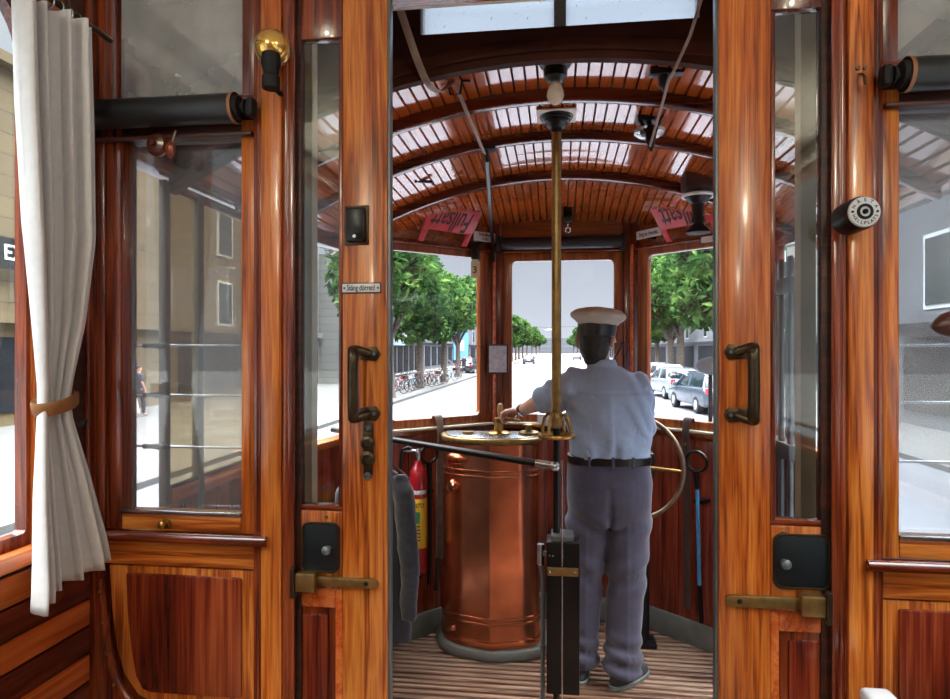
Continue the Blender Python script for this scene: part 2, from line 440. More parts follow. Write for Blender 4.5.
def fuse(mb, name, mat, parent=None, voxel=.008, smooth=6, disp=0, dscale=.08, fac=.5):
    """closed overlapping lofts -> one continuous smooth surface"""
    me = mb.mesh('tmp'); o = bpy.data.objects.new('tmp', me); COL.objects.link(o)
    r = o.modifiers.new('r', 'REMESH'); r.mode = 'VOXEL'; r.voxel_size = voxel
    s = o.modifiers.new('s', 'SMOOTH'); s.iterations = smooth; s.factor = fac
    if disp:
        tx = bpy.data.textures.new('folds', 'CLOUDS'); tx.noise_scale = dscale; tx.noise_depth = 1
        d = o.modifiers.new('d', 'DISPLACE'); d.texture = tx; d.strength = disp; d.mid_level = .5
    return bake(o, name, mat, parent)

def loft(mb, rings, seg=24, ex=2.0):
    """rings: (cx, cy, cz, rx, ry[, tilt]) superellipses stacked upward"""
    vs = []; fs = []
    for R in rings:
        cx, cy, cz, rx, ry = R[:5]
        for k in range(seg):
            a = 2 * PI * k / seg; ca, sa = math.cos(a), math.sin(a)
            vs.append((cx + rx * math.copysign(abs(ca) ** (2 / ex), ca), cy + ry * math.copysign(abs(sa) ** (2 / ex), sa), cz))
    n = len(rings)
    for i in range(n - 1):
        for k in range(seg):
            l = (k + 1) % seg; fs.append((i * seg + k, i * seg + l, (i + 1) * seg + l, (i + 1) * seg + k))
    fs.append(tuple(reversed(range(seg)))); fs.append(tuple((n - 1) * seg + k for k in range(seg)))
    return mb.add(vs, fs)
ST = 'structure'
# ------------------------------------------------------------------ saloon shell
XL, XR = -1.155, 1.11
YP = 1.5
def saloon():
    MB().box(XL - .1, XR + .1, -3.3, 1.8, -.05, 0).build('floor', M['floorw'], kind=ST)
    MB().box(XL - .1, XR + .1, -3.3, 1.86, 2.72, 2.76).build('ceiling', M['ceilw'], kind=ST)
    MB().box(XL - .1, XR + .1, -3.34, -3.3, 0, 2.76).build('wall_back', M['maho'], kind=ST)
    wins = [(.42, 1.312), (-.62, .26), (-1.66, -.78), (-2.7, -1.82)]
    for side, xw, sg in (('left', XL, -1), ('right', XR, 1)):
        w = empty('wall_' + side, (xw, 0, 0), kind=ST)
        x0, x1 = xw, xw + sg * .05
        MB().box(x0, x1, -3.3, 1.5, 0, 1.125).build('backing_panel', M['dark'], w)
        if side == 'left':
            z = 1.115; k = 0
            while z > .3:
                MB().box(xw + .012, xw, -.2, 1.468, z - .066, z - .003).build('slat', M['slat_o'] if k % 2 == 0 else M['slat_d'], w, bevel=.003,
                    label='orange wainscot slat' if k % 2 == 0 else 'dark red wainscot slat')
                z -= .068; k += 1
        MB().box(x0, x1, -3.3, 1.5, 2.42, 2.72).build('upper_panel', M['ceilw'], w)
        MB().box(xw - sg * .05, xw - sg * .02, -3.3, 1.44, 2.47, 2.53).build('cornice', M['dark'], w, bevel=.008)
        ys = [1.5] + [v for ab in wins for v in (ab[1], ab[0])] + [-3.3]
        for i in range(0, len(ys), 2):
            MB().box(x0, x1, ys[i + 1], ys[i], 1.125, 2.42).build('post', M['maho'] if i else M['teak'], w)
        for i, (a, b) in enumerate(wins):
            r = empty('window_%d' % (i + 1 if side == 'left' else i + 5), (xw, (a + b) / 2, 1.125), kind=ST)
            T = Matrix.Translation((xw, 0, 0)) @ Matrix.Rotation(PI / 2, 4, 'Z')
            MB(T).ring(rrect(a, b, 1.125, 2.42, .004, 8), rrect(a + .03, b - .012, 1.185, 2.36, .13, 8, .012), -sg * .012, -sg * .045 if sg > 0 else .04).build('sash', M['maho'], r)
            MB().box(xw + sg * .02, xw + sg * .024, a, b, 1.15, 2.4).build('pane', M['pane'], r)
            s = MB(); s.box(xw - sg * .035, xw, a - .01, b + .02, 1.125, 1.165); s.build('sill', M['slat_o'], r, bevel=.012)
    # ceiling lamps of the saloon (give the warm light on the varnish)
    for k, (x, y) in enumerate([(-.93, -.22), (.88, -.16), (-.93, -1.7), (.88, -1.7)]):
        r = empty('ceiling_lamp', (x, y, 2.72), 'round glass ceiling lamp %s the passenger saloon' % ['at front left of', 'at front right of', 'at rear left of', 'at rear right of'][k], 'lamp', 'saloon ceiling lamps')
        MB().lathe([(.06, 2.72), (.06, 2.70), (.03, 2.685), (.025, 2.66)], (x, y, 0)).build('rose', M['brassd'], r, smooth=True)
        MB().ball((x, y, 2.60), .062).build('globe', M['lampglow'], r, smooth=True)
saloon()

# ------------------------------------------------------------------ partition, both halves
def partition(side):
    L = side == 'left'
    X = (lambda d: -.609 - d) if L else (lambda d: .570 + d)
    w = empty('wall_front_' + side, (X(.3), YP, 0), kind=ST)
    def bx(name, d0, d1, y0, y1, z0, z1, mat, bevel=.004, parent=w, label=None):
        return MB().box(X(d0), X(d1), y0, y1, z0, z1).build(name, mat, parent, bevel=bevel, label=label)
    bx('jamb_back', .004, .082, 1.4565, 1.461, 0, 2.72, M['maho'], 0)
    bx('door_jamb', 0, .020, 1.447, 1.4565, 0, 2.72, M['maho'])
    bx('door_jamb_edge', .066, .10, 1.56, 1.62, 0, 2.72, M['blackm'])
    MB().path([(X(.021), 1.456, 0), (X(.021), 1.456, 2.72)], .011, 12).build('jamb_bead', M['maho'], w, smooth=True)
    bx('post', .031, .083, 1.445, 1.461, 0, 2.72, M['teak'] if L else M['oak'], .006)
    bx('post_back', .072, .105, 1.455, 1.565, 0, 2.72, M['maho'])
    MB().path([(X(.094), 1.462, 0), (X(.094), 1.462, 2.72)], .008, 10).build('post_bead', M['maho'], w, smooth=True)
    bx('corner_stile', .497, .55, 1.47, 1.55, 0, 2.72, M['maho'])
    if L:
        bx('corner_post', .528, .546, 1.395, 1.47, 1.13, 2.72, M['dark'], .006)
        bx('corner_bead', .515, .528, 1.44, 1.47, 1.1, 2.72, M['maho'])
    bx('head_rail', .105, .55, 1.48, 1.55, 2.125, 2.205, M['maho_x'])
    bx('top_rail', .105, .55, 1.47, 1.55, 2.64, 2.72, M['maho_x'])
    bx('upper_stile', .105, .145, 1.478, 1.54, 2.2, 2.64, M['maho'])
    # lower rail, raised panel, frame
    bx('lower_rail', .092, .545, 1.465, 1.55, 1.066, 1.134, M['teak'] if False else M['oak_x'])
    MB().path([(X(.066), 1.442, 1.142), (X(.56), 1.442, 1.142)], .0125, 12).build('rail_moulding', M['maho_x'], w, smooth=True)
    bx('panel_back', .05, .55, 1.50, 1.56, 0, 1.14, M['maho'], 0)
    fr = [(.098, 1.062), (.487, 1.062), (.480, .95), (.468, .86), (.448, .795), (.41, .745), (.35, .722), (.098, .722)]
    MB().prism([(X(d), z) for d, z in fr], 1.472, 1.50).build('panel_frame', M['oak'], w, bevel=.004)
    pn = [(.140, 1.045), (.438, 1.045), (.434, .95), (.424, .86), (.412, .795), (.395, .765), (.375, .757), (.140, .757)]
    MB().prism([(X(d), z) for d, z in pn], 1.464, 1.474).build('raised_panel', M['rose'], w, bevel=.006)
    bead = [(.503, 1.03), (.496, .95), (.484, .86), (.466, .79), (.438, .742), (.395, .712), (.33, .70), (.12, .70)]
    MB().curve([(X(d), 1.466, z) for d, z in bead], .0105, 10).build('panel_bead', M['maho'], w, smooth=True)
    for q in range(4):
        zz = 1.0 - q * .075; dd = [.499, .492, .480, .462][q]
        MB().lathe([(.0035, 0), (.0035, .003)], (X(dd), 1.4535, zz), 'Y', 8).build('screw', M['brassd'], w)
    bx('bottom_rail', .05, .545, 1.47, 1.5, 0, .69, M['maho_x'])
    # sash window
    n = 9 if L else 10
    wn = empty('window_%d' % n, (X(.316), YP, 1.14), kind=ST)
    wd = M['teak'] if L else M['oak']
    bx('inner_stile', .105, .145, 1.474, 1.535, 1.148, 2.14, wd, .004, wn)
    bx('outer_stile', .455, .497, 1.474, 1.535, 1.148, 2.14, M['maho'], .004, wn)
    bx('bottom_rail', .145, .455, 1.474, 1.535, 1.148, 1.19, M['oak_x'], .004, wn)
    bx('top_rail', .145, .455, 1.474, 1.535, 2.105, 2.14, M['dark'], .004, wn)
    bx('glazing_bead', .145, .455, 1.47, 1.482, 1.188, 1.198, M['steel'], .002, wn, 'pale metal strip under the glass')
    bx('pane', .14, .46, 1.508, 1.512, 1.18, 2.11, M['reflectleft'] if L else M['reflectpane'], 0, wn)
    bx('pane_edge', .145, .150, 1.50, 1.52, 1.19, 2.105, M['steel'], 0, wn, 'bright metal edge of the glass')
    for q, zz in enumerate((1.60, 1.47, 1.335)):
        g = MB().rod((X(.12), 1.59, zz), (X(.52), 1.59, zz), .0032, 8).build('guard_rod', M['steel'], wn, smooth=True)
        MB().path([(X(.475), 1.59, zz), (X(.452), 1.59, zz), (X(.43), 1.59, zz), (X(.40), 1.59, zz)], [.007, .006, .009, .004], 10).build('rod_socket', M['blackm'], g, smooth=True)
    # lifting knob at the bottom rail
    if L:
        kb = MB(); kb.lathe([(.012, 0), (.012, -.004), (.005, -.006), (.005, -.016), (.009, -.02), (.009, -.026), (.003, -.03)], (X(.335), 1.474, 1.168), 'Y', 14)
        kb.build('lift_knob', M['brass'], wn, smooth=True)
    cz = MB().path([(X(.108), 1.468, 1.20), (X(.108), 1.468, 1.30)], .0035, 8); cz.build('sash_bolt', M['brassd'], wn, smooth=True)
    # upper light
    u = empty('window_%d' % (n + 2), (X(.316), YP, 2.2), kind=ST)
    bx('pane', .145, .474, 1.50, 1.504, 2.2, 2.645, M['mirrorpane'], 0, u)
    bx('reflection_board', .14, .48, 1.52, 1.54, 2.2, 2.645, M['ceilw'], 0, u, 'added pale board behind the upper glass standing for its reflection')  # added board, its pale colour stands in for the ceiling's reflection
    # roller blind
    z0 = 2.150
    rb = empty('roller_blind', (X(.33), 1.425, z0), 'rolled black blind above the left partition window with round wooden toggles' if L else 'rolled black blind above the right partition window', 'blind', 'rolled black blinds on the partition')
    da, db = .118, .495
    MB().lathe([(.034, X(da + .012)), (.034, X(db))], (0, 1.425, z0), 'X', 28).build('blind_cloth', M['rubber'], rb, smooth=True)
    MB().lathe([(.0355, X(da + .012)), (.0355, X(da + .020))], (0, 1.425, z0), 'X', 28).build('end_band', M['tan'], rb, smooth=True)
    a = -1 if L else 1
    MB().lathe([(.030, X(da + .012)), (.026, X(da + .003)), (.012, X(da)), (.012, X(da - .006)), (.018, X(da - .007)), (.018, X(da - .011)), (.009, X(da - .012)), (.009, X(da - .022))], (0, 1.425, z0), 'X', 24).build('end_cap', M['blackm'], rb, smooth=True)
    MB().box(X(da - .012), X(da - .032), 1.412, 1.444, z0 - .022, z0 + .022).build('bracket', M['blackm'], rb, bevel=.008)
    MB().lathe([(.012, X(db)), (.012, X(db + .02))], (0, 1.425, z0), 'X', 12).build('spindle', M['blackm'], rb, smooth=True)
    if not L: pass
    else:
        MB().box(X(db + .012), X(db + .03), 1.40, 1.47, z0 - .03, z0 + .02).build('bracket', M['blackm'], rb, bevel=.006)
        MB().lathe([(.002, 1.462), (.026, 1.462), (.028, 1.452), (.022, 1.442), (.008, 1.438), (.006, 1.43)], (-.955, 0, 2.082), 'Y', 24).build('toggle', M['brownwood'], rb, smooth=True)
        t = MB(); t.ball((-.918, 1.447, 2.068), .017, sc=(.75, .6, 1.2)); t.build('toggle', M['maho'], rb, smooth=True)
        MB().rod((-.905, 1.447, 2.112), (-.916, 1.445, 2.07), .0025, 8).build('cord', M['leatherp'], rb, smooth=True)
    MB().box(X(.11), X(.52), 1.455, 1.475, 2.098, 2.108).build('blind_batten', M['dark'], rb, bevel=.003)
    return w, X
wl, XLd = partition('left')
wr, XRd = partition('right')
MB().box(-.66, .62, 1.50, 1.57, 2.435, 2.72).build('trim_1', M['maho_x'], kind=ST)
MB().box(-.66, .62, 1.575, 1.60, 2.444, 2.48).build('trim_2', M['cream'], kind=ST)
MB().box(-.672, -.638, 1.63, 1.67, 0, 2.44).build('trim_3', M['cream'], kind=ST)
MB().box(.572, .606, 1.63, 1.67, 0, 2.44).build('trim_4', M['cream'], kind=ST)

# ------------------------------------------------------------------ sliding door leaves
def leaf(side):
    L = side == 'left'
    s0, s1, g1 = (-.391, -.499, -.600) if L else (.345, .453, .556)   # opening edge, stile inner edge, far edge
    sg = -1 if L else 1
    ya, yb = 1.462, 1.492
    d = empty('door_1' if L else 'door_2', ((s0 + g1) / 2, 1.477, 0), kind=ST)
    far = g1 + sg * .05
    wd = M['oak'] if L else M['teak']
    def bx(name, x0, x1, y0, y1, z0, z1, mat, bevel=.003, parent=d, label=None):
        return MB().box(x0, x1, y0, y1, z0, z1).build(name, mat, parent, bevel=bevel, label=label)
    bx('stile', s0, s1, ya, yb, .02, 2.425, wd, .005)
    bx('edge_strip', s0 - sg * .006, s0 + sg * .001, ya + .006, yb - .002, .02, 2.425, M['iron'], .001, label='metal closing edge')
    bx('far_stile', g1, far, ya + .006, yb, .02, 2.425, M['dark'])
    bx('top_rail', s1, g1, ya + .002, yb, 2.318, 2.425, M['maho'])
    bx('glazing_frame', s1, s1 + sg * .010, ya + .004, yb, 1.22, 2.318, M['maho'], .002)
    bx('glazing_bar', s1, g1, ya + .004, yb, 1.212, 1.226, M['maho_x'], .002)
    bx('pane', s1, g1, 1.476, 1.479, 1.22, 2.32, M['doorpane'], 0)
    bx('lock_rail', s1, g1, ya + .002, yb, 1.03, 1.212, wd)
    bx('lower_panel', s1, g1, ya + .014, yb, .16, 1.03, M['maho'], 0)
    bx('panel_stile', s1, s1 + sg * .018, ya + .004, yb, .16, 1.03, M['oak'] if False else M['slat_o'])
    bx('panel_head', s1 + sg * .018, g1, ya + .004, yb, .985, 1.03, M['slat_o'])
    bx('panel_field', s1 + sg * .038, g1, ya + .008, ya + .016, .2, .965, M['rose'], .006)
    bx('bottom_rail', s1, g1, ya + .002, yb, .02, .16, wd)
    # latch plate
    zc = 1.128 if L else 1.138
    x0, x1 = (s1 - .010, s1 - .092) if L else (s1 + .008, s1 + .115)
    lp = MB().prism(rrect(min(x0, x1), max(x0, x1), zc - .054, zc + .054, .016), ya - .004, ya + .003).build('latch_plate', M['platedark'], d, bevel=.0015, label='black cast latch plate')
    MB().ring(rrect(min(x0, x1) - .005, max(x0, x1) + .005, zc - .059, zc + .059, .018), rrect(min(x0, x1), max(x0, x1), zc - .054, zc + .054, .016), ya - .005, ya + .002).build('plate_rim', M['bronze'], lp, bevel=.001)
    kx = -.531 if L else .478
    MB().lathe([(.008, ya - .004), (.005, ya - .010), (.011, ya - .016), (.010, ya - .022), (.003, ya - .026)], (kx, 0, zc - .002), 'Y', 16).build('knob', M['iron'], lp, smooth=True)
    sc = (-.537 if L else .477)
    MB().lathe([(.005, ya - .001), (.003, ya - .003)], (sc, 0, 1.2), 'Y', 10).build('screw', M['brassd'], d)
    # brass catch bar with its box at the post
    zb = 1.051
    cb = MB()
    xa, xb = (-.412, -.565) if L else (.357, .512)
    if L: poly = [(xb, zb - .011), (xa - .008, zb - .011), (xa, zb - .005), (xa, zb + .005), (xa - .008, zb + .011), (xb, zb + .011)]
    else: poly = [(xb, zb - .013), (xa + .01, zb - .012), (xa, zb - .006), (xa, zb + .006), (xa + .01, zb + .012), (xb, zb + .013)]
    cb.prism(poly, ya - .012, ya - .002)
    cbo = cb.build('catch_bar', M['brassd'], d, bevel=.002, label='worn brass catch bar')
    for xx in ((-.438, ) if L else (.385, )):
        MB().lathe([(.006, ya - .012), (.004, ya - .0145)], (xx, 0, zb), 'Y', 10).build('screw', M['bronze'], cbo)
    bxx = (-.556, -.605) if L else (.506, .556)
    MB().box(bxx[0], bxx[1], ya - .026, ya + .002, zb - .022, zb + .022).build('catch_box', M['brassd'], d, bevel=.004)
    MB().box(bxx[1] - sg * .002, bxx[1] + sg * .010, ya - .03, ya - .012, zb - .036, zb + .034).build('catch_keeper', M['bronze'], d, bevel=.003)
    # grip
    hx = -.430 if L else .378
    hx2 = -.459 if L else .405
    z0, z1 = (1.43, 1.592) if L else (1.437, 1.597)
    h = empty('handle', (hx, ya, (z0 + z1) / 2)); h.parent = d; h.location = Vector((hx, ya, (z0 + z1) / 2)) - ORG[d]
    hp = [(hx, ya - .006, z1 - .012), (hx2 - sg * -.004, ya - .022, z1 - .002), (hx2, ya - .040, z1 - .016), (hx2, ya - .044, z1 - .05), (hx2, ya - .044, z0 + .05), (hx2, ya - .040, z0 + .016), (hx2 - sg * -.004, ya - .022, z0 + .002), (hx, ya - .006, z0 + .012)]
    MB().curve(hp, [.009, .011, .0125, .012, .012, .0125, .011, .009], 12).build('grip', M['bronze'], d, smooth=True)
    bpy.data.objects.remove(h)
    for zz, s2 in ((z1 - .012, 1), (z0 + .012, -1)):
        pl = [(hx - .024, zz - .013), (hx + .014, zz - .017), (hx + .024, zz), (hx + .014, zz + .017), (hx - .024, zz + .013)]
        if not L: pl = [(2 * hx - a, b) for a, b in reversed(pl)]
        o = MB().prism(pl, ya - .007, ya).build('handle_plate', M['bronze'], d, bevel=.002)
        MB().lathe([(.005, ya - .007), (.004, ya - .010)], (hx + .010 * (1 if L else -1), 0, zz), 'Y', 10).build('screw', M['iron'], o)
    if L:
        # lock escutcheon below the grip
        esc = MB().prism([(-.436 + math.cos(a) * .012, 1.412 + math.sin(a) * .014) for a in [PI * k / 8 for k in range(9)]] + [(-.436 - .013, 1.35), (-.436 - math.cos(.5) * .012, 1.300), (-.436, 1.285), (-.436 + math.cos(.5) * .012, 1.300), (-.436 + .013, 1.35)], ya - .004, ya).build('lock_plate', M['bronze'], d, bevel=.001)
        for zz, rr in ((1.409, .009), (1.374, .016), (1.338, .017), (1.298, .009)):
            MB().lathe([(rr, ya - .003), (rr, ya - .009), (rr * .6, ya - .012), (rr * .5, ya - .008)], (-.436, 0, zz), 'Y', 18).build('lock_boss', M['bronze'] if rr > .01 else M['iron'], esc, smooth=True, angle=50)
        # black push box
        b = bx('bell_push', -.487, -.440, ya - .016, ya, 1.838, 1.918, M['black'], .006, label='black bell push box')
        bx('push_frame', -.492, -.434, ya - .004, ya, 1.832, 1.924, M['bronze'], .003)
        MB().lathe([(.005, ya - .016), (.004, ya - .019)], (-.464, 0, 1.850), 'Y', 12).build('push_screw', M['steel'], b)
        pl = bx('sign_plate', -.500 + .002, -.405, ya - .003, ya, 1.720, 1.745, M['ink'], .001, label='enamel door sign reading Stäng dörren!')
        bx('sign_face', -.497, -.407, ya - .0045, ya - .002, 1.7225, 1.7425, M['enamel'], .001, pl)
        text_mesh('lettering', 'Stäng dörren!', .0185, face_at((-.452, ya - .005, 1.7325)), M['ink'], pl, .0003, width=.66)
        for xx in (-.492, -.412):
            MB().lathe([(.003, ya - .0045), (.002, ya - .006)], (xx, 0, 1.7325), 'Y', 8).build('screw', M['iron'], pl)
    return d
leaf('left'); leaf('right')

# ------------------------------------------------------------------ small things on the partition
# globe lamp on the left post
r = empty('wall_lamp', (-.655, 1.44, 2.24), 'golden globe lamp in a black socket high on the left door post', 'lamp')
lx, ly = -.640, 1.400
MB().ball((lx, ly, 2.272), .041, 24, 14).build('globe', M['gold'], r, smooth=True)
MB().lathe([(.018, 2.170), (.020, 2.174), (.020, 2.196), (.016, 2.200), (.018, 2.214), (.022, 2.226), (.020, 2.248)], (lx + .006, ly - .022, 0), seg=20).build('socket', M['blackm'], r, smooth=True)
MB().box(lx - .004, lx + .006, ly - .022, 1.446, 2.178, 2.190).build('arm', M['blackm'], r, bevel=.004)
# round stop button on the right post, aimed at the aisle
r = empty('stop_button', (.625, 1.445, 1.855), 'round black and grey stop button with ring of lettering on right post', 'button')
q = Matrix.Translation((.600, 1.445, 1.862)) @ Matrix.Diagonal((.84, 1.4, .84, 1))
b = MB(q); b.lathe([(.040, .0), (.040, -.045), (.037, -.05)], (0, 0, 0), 'Y', 32); b.build('housing', M['black'], r, smooth=True)
b = MB(q); b.lathe([(.019, -.049), (.034, -.049), (.036, -.051), (.036, -.053), (.034, -.055), (.019, -.055)], (0, 0, 0), 'Y', 32)
disc = b.build('ring_plate', M['enamel'], r, smooth=True)
b = MB(q); b.lathe([(.0185, -.049), (.0185, -.056), (.012, -.057), (.012, -.052), (.006, -.052), (.006, -.058), (.004, -.060)], (0, 0, 0), 'Y', 24); b.build('push', M['blackm'], r, smooth=True)
for i, ch in enumerate('NÄSTA'):
    a = math.radians(32 * (2 - i)); T = q @ Matrix.Translation((-math.sin(a) * .027, -.0555, math.cos(a) * .027)) @ Matrix.Rotation(-a, 4, 'Y') @ FACE
    text_mesh('letter', ch, .011, T, M['ink'], disc, .0003)
for i, ch in enumerate('HÅLLPLATS'):
    a = math.radians(17 * (i - 4)); T = q @ Matrix.Translation((math.sin(a) * .027, -.0555, -math.cos(a) * .027)) @ Matrix.Rotation(-a, 4, 'Y') @ FACE
    text_mesh('letter', ch, .010, T, M['ink'], disc, .0003)
for sx in (-1, 1):
    b = MB(q); b.lathe([(.0032, -.055), (.0024, -.0565)], (sx * .0275, 0, 0), 'Y', 10); b.build('screw', M['ink'], disc)
# hook and screws on right post
r = empty('coat_hook', (.626, 1.445, 2.16), 'small iron hook with two screws high on the right door post', 'hook')
MB().path([(.622, 1.445, 2.163), (.622, 1.43, 2.158), (.622, 1.42, 2.148), (.624, 1.424, 2.139), (.628, 1.43, 2.139)], .003, 8).build('hook', M['bronze'], r, smooth=True)
for xx in (.619, .633):
    MB().lathe([(.0045, 1.446), (.004, 1.441)], (xx, 0, 2.176), 'Y', 10).build('screw', M['bronze'], r)
for k, xx in enumerate((.618, .630)):
    tag(MB().lathe([(.0035, 1.446), (.003, 1.442)], (xx, 0, 1.905), 'Y', 10).build('screw', M['ink']), ['dark screw head above stop button, the one beside the door', 'dark screw head above stop button, the one beside the window'][k], 'screw', 'screws above the stop button')
# wooden knob at the right window
r = empty('window_grip', (.86, 1.47, 1.62), 'rounded brown wooden grip reaching across the right partition window', 'handle')
MB().path([(.760, 1.44, 1.636), (.767, 1.44, 1.637), (.782, 1.44, 1.64), (.812, 1.44, 1.642), (.86, 1.44, 1.642), (.98, 1.455, 1.642), (1.07, 1.472, 1.642)], [.004, .013, .024, .032, .034, .022, .02], 16).build('grip', M['brownwood'], r, smooth=True)

# ------------------------------------------------------------------ curtain on the left wall
r = empty('curtain', (-1.07, 1.26, 2.35), 'white curtain tied back with a brown band beside the left window', 'curtain')
def curtain_mesh():
    xs = -1.085
    NZ, NS = 70, 90
    vs = []; fs = []
    ztop, zt = 2.322, 1.474
    for i in range(NZ + 1):
        t = i / NZ; 
        z = ztop + (1.075 - ztop) * t
        # centre and half width along the wall
        key = [(2.322, 1.262, .105), (2.1, 1.268, .105), (1.85, 1.277, .098), (1.65, 1.283, .072), (1.52, 1.279, .046), (1.474, 1.277, .041), (1.43, 1.276, .046), (1.3, 1.287, .075), (1.15, 1.30, .10), (1.075, 1.305, .112)]
        for a, b in zip(key, key[1:]):
            if b[0] <= z <= a[0] + 1e-6:
                f = (a[0] - z) / (a[0] - b[0]); f = f * f * (3 - 2 * f) if False else f
                yc = a[1] + (b[1] - a[1]) * f; hw = a[2] + (b[2] - a[2]) * f; break
        dep = .014 + .030 * min(1, hw / .105)
        pinch = max(0, 1 - abs(z - zt) / .35)
        for k in range(NS + 1):
            s = k / NS
            y = yc + (s * 2 - 1) * hw
            ph = s * 2 * PI * 5.5 + .5 * math.sin(z * 2.3 + s * 3)
            w1 = math.sin(ph); w1 = math.copysign(abs(w1) ** .75, w1)
            big = .020 * math.sin(s * 2 * PI * 1.3 + .8 + z * .5)
            x = xs + dep * (.55 * w1 * (1 - .25 * pinch)) + big * (1 - .5 * pinch)
            x += .012 * (1 - pinch)
            zz = z - (.0 if i < NZ else 0) + (-.03 * (1 - s) + .02 * s) * t * t
            vs.append((x, y + .012 * math.cos(ph) * (1 - .3 * pinch), zz))
    W = NS + 1
    for i in range(NZ):
        for k in range(NS):
            fs.append((i * W + k, i * W + k + 1, (i + 1) * W + k + 1, (i + 1) * W + k))
    me = bpy.data.meshes.new('cloth'); me.from_pydata(vs, [], fs)
    for p in me.polygons: p.use_smooth = True
    return me
cl = link_mesh('cloth', curtain_mesh(), M['curtain'], r)
sm = cl.modifiers.new('thick', 'SOLIDIFY'); sm.thickness = .002
tb = MB(); pts = []
for k in range(24):
    a = 2 * PI * k / 24; pts.append((-1.081 + .036 * math.cos(a), 1.281 + .046 * math.sin(a), 1.474 + .012 * math.sin(a)))
tb.path(pts, .015, 8, closed=True, flat=(.22, 1)); tie = tb.build('tie_band', M['tie'], r, smooth=True)
MB().box(-1.13, -1.065, 1.325, 1.335, 1.466, 1.496).build('band_end', M['tie'], r, bevel=.003)
cr = empty('curtain_rod', (-1.09, .9, 2.37), 'thin dark curtain rod with metal rings above the white curtain', 'rod')
MB().rod((-1.09, .2, 2.349), (-1.09, 1.47, 2.349), .007).build('rod', M['bronze'], cr, smooth=True)
for k in range(7):
    MB().torus((-1.09, 1.19 + k * .027, 2.339), .016, .0022, 'Y', 16, 6).build('ring', M['steel'], cr, smooth=True)
MB().path([(-1.12, 1.40, 1.42), (-1.10, 1.39, 1.415), (-1.092, 1.39, 1.425)], .006, 8).build('tieback_hook', M['blackm'], label='small black tieback hook on the corner post by the curtain', cat='hook', smooth=True)
MB().path([(-1.118, 1.41, 1.86), (-1.10, 1.40, 1.86)], [.011, .013], 12).build('curtain_stud', M['blackm'], label='black round stud on the corner post above the curtain tie', cat='stud', smooth=True)
# bench end standing by the right post
c0, c1_ = at(868, 695, 1.33), at(897, 695, 1.33)
r = empty('bench_end', ((c0.x + c1_.x) / 2, 1.33, 0), 'pale rounded top of a wooden bench end at the foot of the right post', 'bench')
MB().box(c0.x, c1_.x, 1.315, 1.36, 0, c0.z - .03).build('board', M['slat_o'], r, bevel=.004)
MB().box(c0.x - .004, c1_.x + .004, 1.308, 1.368, c0.z - .03, c0.z).build('cap', M['enamel'], r, bevel=.012, bseg=4)
# ------------------------------------------------------------------ driver's platform: roof, header, front
CXL, CXR = -1.14, 1.18
def z0f(y):
    return 2.46 - (0 if y < 2.75 else .085 * ((y - 2.75) / 1.1) ** 2)
def soff(x, y): return z0f(y) - x * x / 3.8
fm = MB().box(CXL, CXR, 1.8, 4.0, -.06, -.022).build('floor', M['dark'], kind=ST)
y = 1.81; k = 0
fl = MB()
while y < 3.95:
    fl.box(CXL, CXR, y, y + .025, -.022, 0); y += .046
fl.build('floor_slats', M['floorw'], kind=ST, bevel=.004, bseg=1)
# roof boards (V grooves between them)
FL, FR = (-.377, 3.9), (.424, 3.9)
OL, OR_ = (-1.045, 3.28), (1.04, 3.335)
def ymax(x):
    """plan of the platform: how far forward the roof runs above x"""
    pts = [(CXL - .05, 2.60), (CXL, 2.72), OL, FL, FR, OR_, (CXR, 2.72), (CXR + .05, 2.60)]
    for p, q in zip(pts, pts[1:]):
        if p[0] <= x <= q[0]: return p[1] + (q[1] - p[1]) * (x - p[0]) / (q[0] - p[0]) + .035
    return 2.6
rf = MB(); bw = .0395; n = int((CXR - CXL + .06) / bw)
for i in range(n):
    xa = CXL - .03 + i * bw; xb = xa + bw - .001
    ym = max(ymax(xa), ymax(xb))
    ys = [1.825 + j * (ym - 1.825) / 16 for j in range(17)]
    vs = []; fs = []
    cols = [(xa, .012), (xa + .0032, 0), (xb - .0032, 0), (xb, .012)]
    for yy in ys:
        for (xx, dz) in cols: vs.append((xx, yy, soff((xa + xb) / 2 + (xx - (xa + xb) / 2) * .8, yy) + dz))
    for j in range(16):
        for c in range(3):
            fs.append((j * 4 + c, j * 4 + c + 1, (j + 1) * 4 + c + 1, (j + 1) * 4 + c))
    rf.add(vs, fs)
me = bpy.data.meshes.new('ceiling'); me.from_pydata([tuple(v) for v in rf.v], [], rf.f)
cw = link_mesh('ceiling', me, M['roof']); cw['kind'] = ST
top = MB(); vs = []; fs = []
NX = 40
for i in range(NX + 1):
    xx = CXL - .05 + i * (CXR - CXL + .10) / NX; ym = ymax(xx) + .02
    for j in range(17):
        yy = 1.865 + j * (ym - 1.865) / 16; vs.append((xx, yy, soff(xx, yy) + .020))
for i in range(NX):
    for j in range(16):
        a = i * 17 + j; fs.append((a, a + 1, a + 18, a + 17))
top.add(vs, fs); top.build('roof', M['greyp'], kind=ST)
